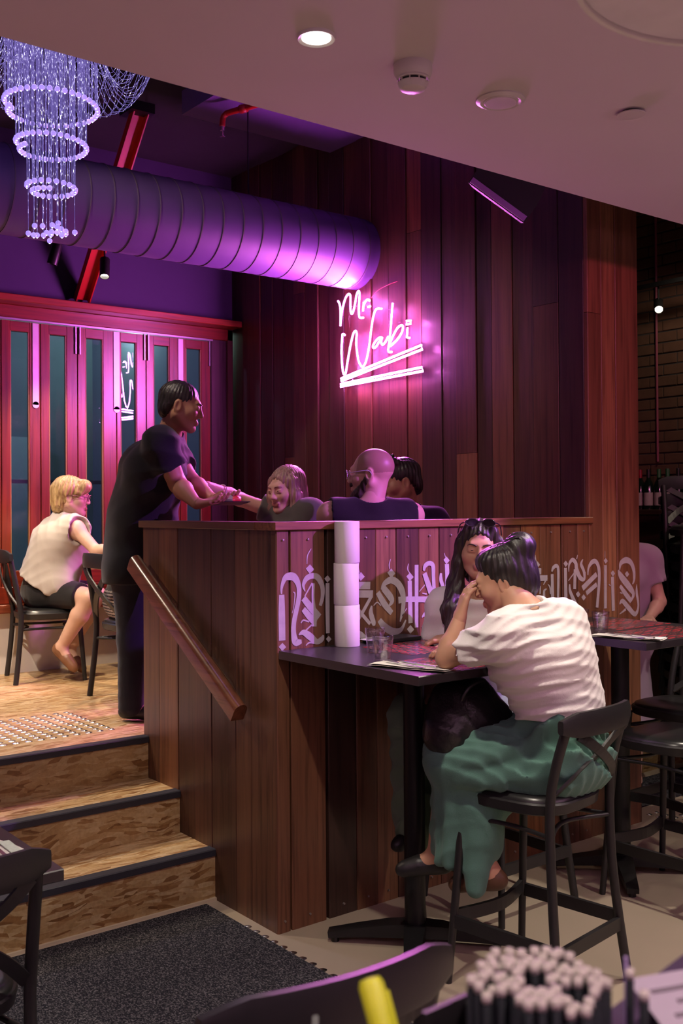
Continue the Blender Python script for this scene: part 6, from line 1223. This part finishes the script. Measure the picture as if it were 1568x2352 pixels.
v = Vol(0.02); hd.ell(v, (0, -0.022, 0.038), (0.083, 0.098, 0.087), 0.02); hd.ell(v, (0, -0.07, -0.025), (0.07, 0.038, 0.05), 0.03); hd.ell(v, (0, 0.115, -0.040), (0.11, 0.082, 0.105), 0.012, 's')
for s in (-1, 1): hd.ell(v, (s * 0.088, 0.005, -0.020), (0.03, 0.034, 0.036), 0.01, 's')
v.disp = streak(hd, 0.003, 60); vol_obj('hair', [(v, 0.005)], HB, m2)
eyes(hd, m2, (0.03, 0.02, 0.012), True, HB)
pl = thing('serving_plate', (2.53, 4.12, 1.655), 'dark serving plate with food held by the standing man', 'plate')
MB().lathe([(0.0, 0.0), (0.07, 0.0), (0.115, 0.014), (0.117, 0.018), (0.07, 0.006), (0.0, 0.005)], (2.565, 4.17, 1.664), 32).build('plate', plain('dark_stoneware', (0.03, 0.022, 0.03), 0.3), pl, smooth=True, angle=40)
for nm, c, r, m in (('red_garnish', (2.605, 4.145, 1.69), (0.030, 0.020, 0.018), plain('chilli_red', (0.55, 0.05, 0.04), 0.4)), ('greens', (2.565, 4.155, 1.692), (0.035, 0.025, 0.02), plain('herb_green', (0.22, 0.30, 0.12), 0.6)), ('fillet', (2.53, 4.195, 1.686), (0.04, 0.025, 0.016), plain('golden_food', (0.50, 0.30, 0.16), 0.5))):
    v = Vol(0.01); v.ell(c, r, None, 0.01); v.disp = wr(0.008, (0.5, 0.5, 0.6), 110, (0.3, -0.8, 0.4), 60, 1.2); vol_obj(nm, [(v, 0.004)], m, pl)

# ---------------------------------------------------------------- blonde woman by the windows
J = PJ['w1']; w1 = person('blonde woman in sleeveless beige top seated by the windows', (J['pel'][0], J['pel'][1], ZP))
hd = Head(J['head'], (0.84, -0.52, -0.10), (0, 0, 1), 1.0); bv = body_vol(J, True, 1.05); hv = head_vol(hd, J['neck'], True)
vol_obj('body', [(bv, 0.009), (hv, 0.004), (hand_vol(J['wrR'], J['elR'], (0.8, -0.6, 0), (0, 0, -1), -1), 0.0045), (hand_vol(J['wrL'], J['elL'], (0.8, -0.5, 0), (0, 0, -1), 1), 0.0045)], [SK_P, LIP], w1, face_mat=lips_of(hd))
pe = V3(J['pel'])
def fl(v): v.cone(lerp(J['pel'], J['neck'], 0.55), pe + V3((0.03, -0.02, 0.02)), 0.13, 0.185, 0.06); v.cone(lerp(J['pel'], J['neck'], 0.5) + V3((0.05, -0.04, 0)), lerp(J['hiR'], J['knR'], 0.35) + V3((0, 0, 0.05)), 0.11, 0.10, 0.06)
v = tee(J, 0.024, 0.0, pe + V3((0, 0, 0.045)), True, 1.06, dsum(wr(0.018, (0.7, -0.5, 0.25), 38, (0, 0.2, 1), 6, 1.2), wr(0.009, (0.3, 0.3, 1), 60)), 0.068, hem_n=(-0.42, 0.30, -0.86), flare=fl)
for s in 'LR': v.ell(V3(J['sh' + s]) + (V3(J['sh' + s]) - V3(J['neck'])) * 0.30, (0.08, 0.08, 0.11), None, 0.01, 's')
vol_obj('beige_top', [(v, 0.0075)], cloth('beige_linen', (0.44, 0.39, 0.355), 0.85, 0.06), w1)
v = Vol(0.04); v.cone(J['hiL'], J['hiR'], 0.118, 0.118, 0.05); v.cone(J['pel'], pe + V3((0, 0, 0.05)), 0.12, 0.115, 0.05)
for s in 'LR': v.cone(J['hi' + s], lerp(J['hi' + s], J['kn' + s], 0.85), 0.105, 0.082, 0.04, cut=[(lerp(J['hi' + s], J['kn' + s], 0.82), unit(V3(J['kn' + s]) - V3(J['hi' + s])))])
vol_obj('black_shorts', [(v, 0.009)], MATS['black_jersey'], w1)
shoe(w1, J['anL'], J['toL'], plain('tan_leather', (0.20, 0.09, 0.045), 0.45)); shoe(w1, J['anR'], J['toR'], MATS['tan_leather'])
HBL = hairm('hair_blonde', (0.22, 0.12, 0.045), (0.66, 0.46, 0.22), (80, 80, 14))
v = Vol(0.02); hd.ell(v, (0, -0.028, 0.040), (0.094, 0.110, 0.095), 0.02); hd.ell(v, (0, -0.075, -0.03), (0.080, 0.055, 0.085), 0.03); hd.cone(v, (-0.05, 0.06, 0.085), (0.05, 0.075, 0.07), 0.035, 0.035, 0.02); hd.cone(v, (0.05, 0.075, 0.075), (0.07, 0.055, 0.03), 0.03, 0.02, 0.02); hd.cone(v, (-0.05, 0.075, 0.075), (-0.07, 0.055, 0.03), 0.03, 0.02, 0.02)
hd.ell(v, (0, 0.115, -0.050), (0.12, 0.085, 0.090), 0.012, 's')
for s in (-1, 1): hd.ell(v, (s * 0.092, 0.008, -0.025), (0.03, 0.034, 0.036), 0.01, 's')
v.disp = streak(hd, 0.006, 44); vol_obj('hair', [(v, 0.005)], HBL, w1)
eyes(hd, w1, (0.06, 0.07, 0.09), True, HBL); spectacles(hd, 'thin glasses worn by the blonde woman', plain('thin_pink_frame', (0.35, 0.15, 0.2), 0.3))

# ---------------------------------------------------------------- diner behind the standing man, person passing behind the post
J = PJ['p8']; p8 = person('seated diner in patterned trousers mostly hidden behind the standing man', (J['pel'][0], J['pel'][1], ZP))
hd = Head(J['head'], (0.95, -0.2, -0.2), (0, 0, 1), 0.95); bv = body_vol(J, True, 1.0); hv = head_vol(hd, J['neck'], True)
vol_obj('body', [(bv, 0.012), (hv, 0.005), (hand_vol(J['wrL'], J['elL'], (1, 0, 0), (0, 0, -1), 1), 0.006), (hand_vol(J['wrR'], J['elR'], (1, 0, 0), (0, 0, -1), -1), 0.006)], [SK_P, LIP], p8, face_mat=lips_of(hd))
vol_obj('dark_top', [(tee(J, 0.02, 0.6, (0, 0, 1.08), True), 0.012)], MATS['black_jersey'], p8)
m, nt, b = _new('patterned_knit'); vv = coords(nt, (1, 1, 1), False); wv = nt.nodes.new('ShaderNodeTexWave'); wv.bands_direction = 'Z'; wv.inputs['Scale'].default_value = 18; wv.inputs['Distortion'].default_value = 2.5; wv.inputs['Detail'].default_value = 2; wv.inputs['Detail Scale'].default_value = 6; nt.links.new(vv, wv.inputs[0])
nt.links.new(ramp(nt, wv.outputs[1], [(0.35, (0.06, 0.055, 0.06)), (0.6, (0.50, 0.46, 0.44))]), b.inputs['Base Color']); b.inputs['Roughness'].default_value = 0.9
v = pants(J, 0.03, 0.095, 0.08, (0, 0, 1.20), 0.9); vol_obj('patterned_trousers', [(v, 0.010)], m, p8); shoe(p8, J['anL'], J['toL'], BLACKP); shoe(p8, J['anR'], J['toR'], BLACKP)
v = Vol(0.02); hd.ell(v, (0, -0.025, 0.04), (0.085, 0.10, 0.09), 0.02); hd.ell(v, (0, 0.108, -0.035), (0.09, 0.085, 0.10), 0.012, 's'); vol_obj('hair', [(v, 0.007)], HD, p8)
J = PJ['p9']; p9 = person('person in a pale lilac dress passing behind the timber post', (J['pel'][0], J['pel'][1], 0))
hd = Head(J['head'], (-0.8, -0.4, -0.1), (0, 0, 1), 0.95); bv = body_vol(J, True, 1.0); hv = head_vol(hd, J['neck'], True)
vol_obj('body', [(bv, 0.011), (hv, 0.005), (hand_vol(J['wrL'], J['elL'], (-0.8, -0.4, 0), (0, 0, -1), 1), 0.005), (hand_vol(J['wrR'], J['elR'], (-0.8, -0.4, 0), (0, 0, -1), -1), 0.005)], [SK_P, LIP], p9, face_mat=lips_of(hd))
def fl(v): v.cone(V3(J['pel']) + V3((0, 0, 0.1)), (J['pel'][0], J['pel'][1], 0.30), 0.14, 0.20, 0.05)
v = tee(J, 0.02, 0.55, (0, 0, 0.42), True, 1.0, wr(0.014, (0.8, 0.5, 0.05), 40, (0, 0, 1), 5, 1.2), 0.075, flare=fl); vol_obj('lilac_dress', [(v, 0.010)], cloth('lilac_cotton', (0.36, 0.27, 0.36)), p9)
shoe(p9, J['anL'], J['toL'], BLACKP); shoe(p9, J['anR'], J['toR'], BLACKP)
v = Vol(0.02); hd.ell(v, (0, -0.025, 0.04), (0.085, 0.10, 0.09), 0.02); hd.ell(v, (0, -0.07, -0.06), (0.06, 0.04, 0.10), 0.03); hd.ell(v, (0, 0.108, -0.035), (0.09, 0.085, 0.10), 0.012, 's'); vol_obj('hair', [(v, 0.007)], HD, p9)
# ================================================================ FOREGROUND COUNTER (just under the frame) AND WHAT STANDS ON IT
ZC = 1.10
FWD, RGT = Vector((0.6149, 0.7886, 0)), Vector((0.7886, -0.6149, 0))
def cp(d, s, z=ZC): v = FWD * d + RGT * s; return Vector((v.x, v.y, z))
def poly_counter(d0, d1, s0, s1): return [tuple(cp(d, s).xy) for d, s in ((d0, s0), (d0, s1), (d1, s1), (d1, s0))]
sc_ = thing('service_counter', cp(0.72, 0.1, 0), 'dark service counter just below the viewer with the straws and napkins', 'counter')
MB().prism(poly_counter(0.42, 0.98, -0.42, 0.62), 'z', ZC - 0.035, ZC).build('worktop', TTOP, sc_); MB().prism(poly_counter(0.46, 0.93, -0.38, 0.58), 'z', 0, ZC - 0.035).build('plinth', BLACKM, sc_)
# straw holder with straws
STRAW = plain('black_straw', (0.006, 0.009, 0.012), 0.6, var=0.2, nscale=50, spec=0.2); TIPM = plain('cream_tip', (0.52, 0.50, 0.42), 0.7)
hold = thing('straw_holder', cp(0.79, 0.146), 'short round black holder full of straws on the near counter', 'holder')
MB().lathe([(0.0, 0.0), (0.058, 0.0), (0.058, 0.07), (0.055, 0.07), (0.055, 0.004), (0.0, 0.004)], cp(0.79, 0.146), 32).build('cup', BLACKP, hold, smooth=True, angle=40)
rs = random.Random(11); spots = []
pt = 0.0102
for i in range(-7, 8):
    for j in range(-7, 8):
        a, b = (i + 0.5 * (j % 2)) * pt, j * pt * 0.866; r2 = math.hypot(a, b)
        if r2 > 0.0525 or math.hypot(a + 0.004, b - 0.000) < 0.0135 or (math.hypot(a - 0.026, b + 0.014) < 0.0135) or (b < -0.02 and a < -0.022): continue
        spots.append((a + rs.uniform(-0.0008, 0.0008), b + rs.uniform(-0.0008, 0.0008)))
s0 = None
for (a, b) in spots:
    c = cp(0.79 + b, 0.146 + a, ZC + 0.005); h = 0.186 + rs.uniform(-0.004, 0.004)
    if s0 is None:
        s0 = MB().tube([c, c + Vector((0, 0, 0.186))], 0.0036, 10).build('straw', STRAW, smooth=True); MB().tube([c + Vector((0, 0, 0.183)), c + Vector((0, 0, 0.190))], 0.0038, 10).build('paper_tip', TIPM, s0, smooth=True); base0 = Vector(s0.location); o = s0; c00 = c
    else:
        o = s0.copy(); COL.objects.link(o)
        for ch_ in s0.children: q = ch_.copy(); COL.objects.link(q); q.parent = o
        o.location = base0 + (c - c00) + Vector((0, 0, h - 0.186))
    tag(o, 'black drinking straw with a pale paper tip packed in the round holder', 'straw', 'black straws in the holder')
for k, (d, s) in enumerate(((0.80, 0.2175), (0.785, 0.2245))):
    c = cp(d, s, ZC); o = s0.copy(); COL.objects.link(o)
    for ch_ in s0.children: q = ch_.copy(); COL.objects.link(q); q.parent = o
    o.location = base0 + (c - c00) + Vector((0, 0, 0.006 - 0.010 * k)); tag(o, ('taller' if k == 0 else 'shorter') + ' of two black straws standing apart at the right of the holder', 'straw', 'black straws in the holder')
o = MB().tube([cp(0.80, 0.2150, ZC), cp(0.80, 0.2150, ZC + 0.205)], 0.0016, 8).build('cocktail_pick', plain('lilac_plastic', (0.40, 0.33, 0.55), 0.3)); tag(o, 'thin lilac cocktail pick standing beside the two loose straws', 'pick')
o = MB().lathe([(0.0, 0), (0.014, 0), (0.014, 0.06), (0.012, 0.06), (0.012, 0.003), (0.0, 0.003)], cp(0.794, 0.2195), 16).build('pick_cup', BLACKP); tag(o, 'slim black cup holding the loose straws on the counter', 'cup')
# caddy with napkins
cd = thing('caddy', cp(0.83, 0.03), 'black open caddy holding white napkins on the near counter', 'caddy')
d0, d1, a0, a1, zt = 0.77, 0.895, -0.025, 0.105, ZC + 0.128
def wall(p, q, z0, z1a, z1b, nm):
    t = (q - p).normalized(); n = Vector((-t.y, t.x, 0)) * 0.0025
    vs = [p - n, q - n, q + n, p + n]; vs2 = [Vector((v.x, v.y, z)) for v, z in zip(vs, (z1a, z1b, z1b, z1a))]; vs = [Vector((v.x, v.y, z0)) for v in vs]
    MB().add(vs + vs2, [(0, 1, 2, 3), (4, 5, 6, 7), (0, 1, 5, 4), (1, 2, 6, 5), (2, 3, 7, 6), (3, 0, 4, 7)]).build(nm, BLACKP, cd)
wall(cp(d1, a0), cp(d1, a1), ZC, zt - 0.03, zt - 0.03, 'back_panel'); wall(cp(d0, a0), cp(d0, a1), ZC, zt - 0.06, zt - 0.06, 'front_panel')
wall(cp(d0, a0), cp(d1, a0), ZC, zt - 0.04, zt - 0.012, 'side_panel'); wall(cp(d0, a1), cp(d1, a1), ZC, zt - 0.02, zt + 0.004, 'side_panel')
wall(cp(d1 - 0.03, a0 + 0.09), cp(d1, a1), ZC, zt + 0.004, zt + 0.006, 'divider'); MB().prism(poly_counter(d0, d1, a0, a1), 'z', ZC, ZC + 0.004).build('floor_panel', BLACKP, cd)
for k in range(4):
    o = MB().prism([tuple(cp(d, s).xy) for d, s in ((0.78, 0.052), (0.785, 0.100), (0.875, 0.092 - 0.004 * k), (0.872, 0.056))], 'z', ZC + 0.084 + 0.006 * k, ZC + 0.089 + 0.006 * k).build('paper_napkin', PAPER); tag(o, 'white paper napkin in the caddy, %s of its pile' % ('bottom', 'second', 'third', 'top')[k], 'napkin', 'napkins in the caddy')
o = MB().prism(poly_counter(0.78, 0.872, 0.054, 0.096), 'z', ZC + 0.0045, ZC + 0.084).build('napkin_block', PAPER); tag(o, 'white block of paper napkins filling the caddy', 'napkin')
hl = thing('highlighter', cp(0.80, 0.045), 'fluorescent yellow highlighter pen leaning in the black caddy', 'pen')
A_, B_ = cp(0.80, 0.047, ZC + 0.085), cp(0.835, 0.0195, ZC + 0.175); t = (B_ - A_).normalized(); YEL = plain('fluo_yellow', (0.66, 0.76, 0.03), 0.35, var=0.04)
MB().lathe([(0.0, -0.03), (0.0085, -0.03), (0.0095, 0.0), (0.0098, 0.05)], A_, 16, t).build('barrel', YEL, hl, smooth=True, angle=40); L_ = (B_ - A_).length
MB().lathe([(0.0104, 0.045), (0.0106, 0.05), (0.0104, L_ - 0.006), (0.0082, L_ - 0.001), (0.0, L_)], A_, 16, t).build('cap', YEL, hl, smooth=True, angle=40)
MB().bar([A_ + t * 0.055 + RGT * 0.010, A_ + t * (L_ - 0.01) + RGT * 0.0105], 0.004, 0.003).build('clip', YEL, hl); MB().lathe([(0.0110, 0.030), (0.0110, 0.048)], A_, 16, t).build('print_band', plain('orange_print', (0.75, 0.35, 0.06), 0.4), hl)
# woven tray with receipts at the right
tr = thing('woven_tray', cp(0.86, 0.30), 'black woven tray with a violet-grey rim at the right foreground', 'tray')
P0, P1 = cp(0.80, 0.195, ZC + 0.140), cp(0.965, 0.345, ZC + 0.140); t = (P1 - P0).normalized(); n = Vector((t.y, -t.x, 0))
MB().bar([P0, P1], 0.024, 0.016).build('rim', plain('violet_grey_plastic', (0.055, 0.04, 0.075), 0.4), tr)
MB().bar([P0 + n * 0.20, P1 + n * 0.20], 0.02, 0.014).build('rim', MATS['violet_grey_plastic'], tr); MB().bar([P1, P1 + n * 0.20], 0.02, 0.014).build('rim', MATS['violet_grey_plastic'], tr); MB().bar([P0, P0 + n * 0.20], 0.02, 0.014).build('rim', MATS['violet_grey_plastic'], tr)
m = MB()
for k in range(30):
    q = P0 + (P1 - P0) * (k / 29); m.bar([q + Vector((0, 0, -0.006)), q + n * 0.02 + Vector((0, 0, -0.03)), q + n * 0.18 + Vector((0, 0, -0.03)), q + n * 0.20 + Vector((0, 0, -0.006))], 0.0035, 0.002)
for k in range(26):
    q = P0 + n * (0.2 * k / 25) + Vector((0, 0, -0.0285 if 2 < k < 23 else -0.012)); m.bar([q, q + (P1 - P0)], 0.0035, 0.002)
o = m.build('weave', BLACKP, tr); o['kind'] = 'stuff'
m = MB(); 
for k in range(4):
    q = (P0 if k % 2 else P1) + n * (0.01 if k < 2 else 0.19); m.box(q.x - 0.004, q.x + 0.004, q.y - 0.004, q.y + 0.004, ZC, ZC + 0.14)
    m.build('leg', BLACKM, tr); m = MB()
RCP = plain('receipt_paper', (0.42, 0.38, 0.44), 0.8); INK = plain('receipt_ink', (0.16, 0.14, 0.16), 0.8)
def receipt(c, ax, ay, lines, label):
    r_ = thing('receipt', c, label, 'receipt', 'paper receipts'); c = Vector(c); nz = ax.cross(ay).normalized(); nz = nz if nz.z > 0 else -nz
    MB().obox(c, ax, ay, nz * 0.0004).build('slip', RCP, r_)
    for i in range(lines): MB().obox(c + ay * (0.7 - 1.4 * i / max(1, lines - 1)) + ax * (-0.1 + 0.12 * (i % 3)) + nz * 0.0008, ax * (0.6 - 0.15 * (i % 2)), ay * 0.035, nz * 0.0003).build('print_line', INK, r_)
ax = (P1 - P0).normalized()
receipt(P0 + ax * 0.075 + n * 0.055 + Vector((0, 0, 0.004)), ax * 0.035 + n * 0.02, n * 0.045 - ax * 0.022 + Vector((0, 0, -0.02)), 7, 'printed paper receipt lying on the woven tray')
receipt(P0 + ax * 0.01 + n * 0.03 + Vector((0, 0, -0.008)), ax * 0.03, n * 0.03 + Vector((0, 0, -0.012)), 4, 'crumpled white receipt at the corner of the woven tray by the straws')

# ================================================================ FAR ROOM BEHIND THE POST
sh = MB().cbox(6.42, 6.70, 3.9, 5.6, 1.585, 1.62, 0.004, 'y').build('wine_shelf', timber('dark_shelf', 'y', 0.5, (0.05, 0.025, 0.015))); tag(sh, 'dark wooden wine shelf on the brick wall', 'shelf')
cb = MB().cbox(6.45, 6.70, 3.9, 5.6, 0.152, 1.585, 0.004, 'y').build('sideboard', timber('dark_cabinet', 'z', 0.5, (0.035, 0.016, 0.012))); tag(cb, 'dark sideboard under the wine shelf by the brick wall', 'cabinet')
BOT = plain('dark_bottle_glass', (0.008, 0.016, 0.010), 0.08, spec=0.7); LAB = plain('bottle_label', (0.46, 0.43, 0.38), 0.7, var=0.15, nscale=40)
caps = [plain('red_foil', (0.30, 0.02, 0.03), 0.35), plain('green_foil', (0.03, 0.14, 0.05), 0.35), plain('black_foil', (0.02, 0.02, 0.02), 0.35)]
nth = ('first', 'second', 'third', 'fourth', 'fifth', 'sixth', 'seventh', 'eighth')
for k in range(8):
    y = 4.86 - k * 0.082; x = 6.55 + 0.012 * (k % 2); b = thing('wine_bottle', (x, y, 1.62), '%s dark wine bottle on the far shelf counting from the timber post' % nth[k], 'bottle', 'wine bottles on the far shelf')
    MB().lathe([(0.0, 0.0), (0.036, 0.0), (0.037, 0.01), (0.037, 0.17), (0.030, 0.20), (0.015, 0.225), (0.0135, 0.29), (0.0145, 0.295), (0.0, 0.297)], (x, y, 1.62), 18).build('bottle_glass', BOT, b, smooth=True, angle=40)
    MB().lathe([(0.0375, 0.03), (0.0375, 0.125)], (x, y, 1.62), 18).build('paper_label', LAB, b, smooth=True, angle=40); MB().lathe([(0.0150, 0.235), (0.0150, 0.298), (0.0, 0.299)], (x, y, 1.62), 14).build('capsule', caps[(0, 0, 2, 1, 1, 2, 1, 2)[k]], b, smooth=True, angle=40)
tk = MB().box(6.30, 6.33, 2.5, 6.5, 3.205, 3.235).build('light_track', BLACKM); tag(tk, 'black lighting track in front of the brick wall at right', 'track')
track_spot((6.31, 4.425, 3.05), (5.4, 3.75, 2.2), 'small glowing spotlight hanging before the brick wall at right', True, top=3.21)
MB().tube([(6.315, 3.0, 3.23), (6.315, 3.0, 4.14)], 0.005, 6).build('drop_rod', BLACKM, tk); MB().tube([(6.315, 5.6, 3.23), (6.315, 5.6, 4.14)], 0.005, 6).build('drop_rod', BLACKM, tk)
o = MB().tube([(6.70, 4.72, 1.98), (6.70, 4.72, 4.14)], 0.009, 10).build('conduit_pipe', plain('pink_conduit', (0.30, 0.07, 0.12), 0.35)); tag(o, 'thin pinkish conduit pipe running up the brick wall', 'pipe')
for k in range(9):
    nm = {8: 'topmost black bar stool of the tall stack at the right edge', 7: 'second bar stool from the top of the stack at the right edge', 6: 'third bar stool from the top of the stack at the right edge'}.get(k, 'black bar stool lower down in the stack at the right edge')
    place_chair('stool', (5.47, 3.49 + 0.004 * k, 0.0 + 0.105 * k), 140, nm, 'stacked bar stools')
# lane outside the windows: rail, pale board, folded furniture
o = MB().box(-1.5, 4.2, 8.18, 8.22, 1.86, 1.89).build('lane_rail', plain('pale_rail', (0.45, 0.45, 0.42), 0.6)); tag(o, 'pale horizontal rail outside the windows', 'rail')
for x in (-1.0, 1.2, 3.9): MB().box(x - 0.02, x + 0.02, 8.18, 8.22, -0.5, 1.86).build('rail_post', MATS['pale_rail'], o)
o = MB().box(3.40, 3.62, 8.6, 8.64, -0.5, 1.62).build('lane_board', plain('pale_blue_board', (0.35, 0.50, 0.55), 0.7)); tag(o, 'pale blue upright board standing in the lane outside', 'board')
o = MB().box(2.6, 3.6, 9.10, 9.195, 0.8, 2.3).build('lane_shutter', plain('pale_green_shutter', (0.42, 0.55, 0.48), 0.7)); tag(o, 'pale green shutter on the lane wall outside', 'shutter')
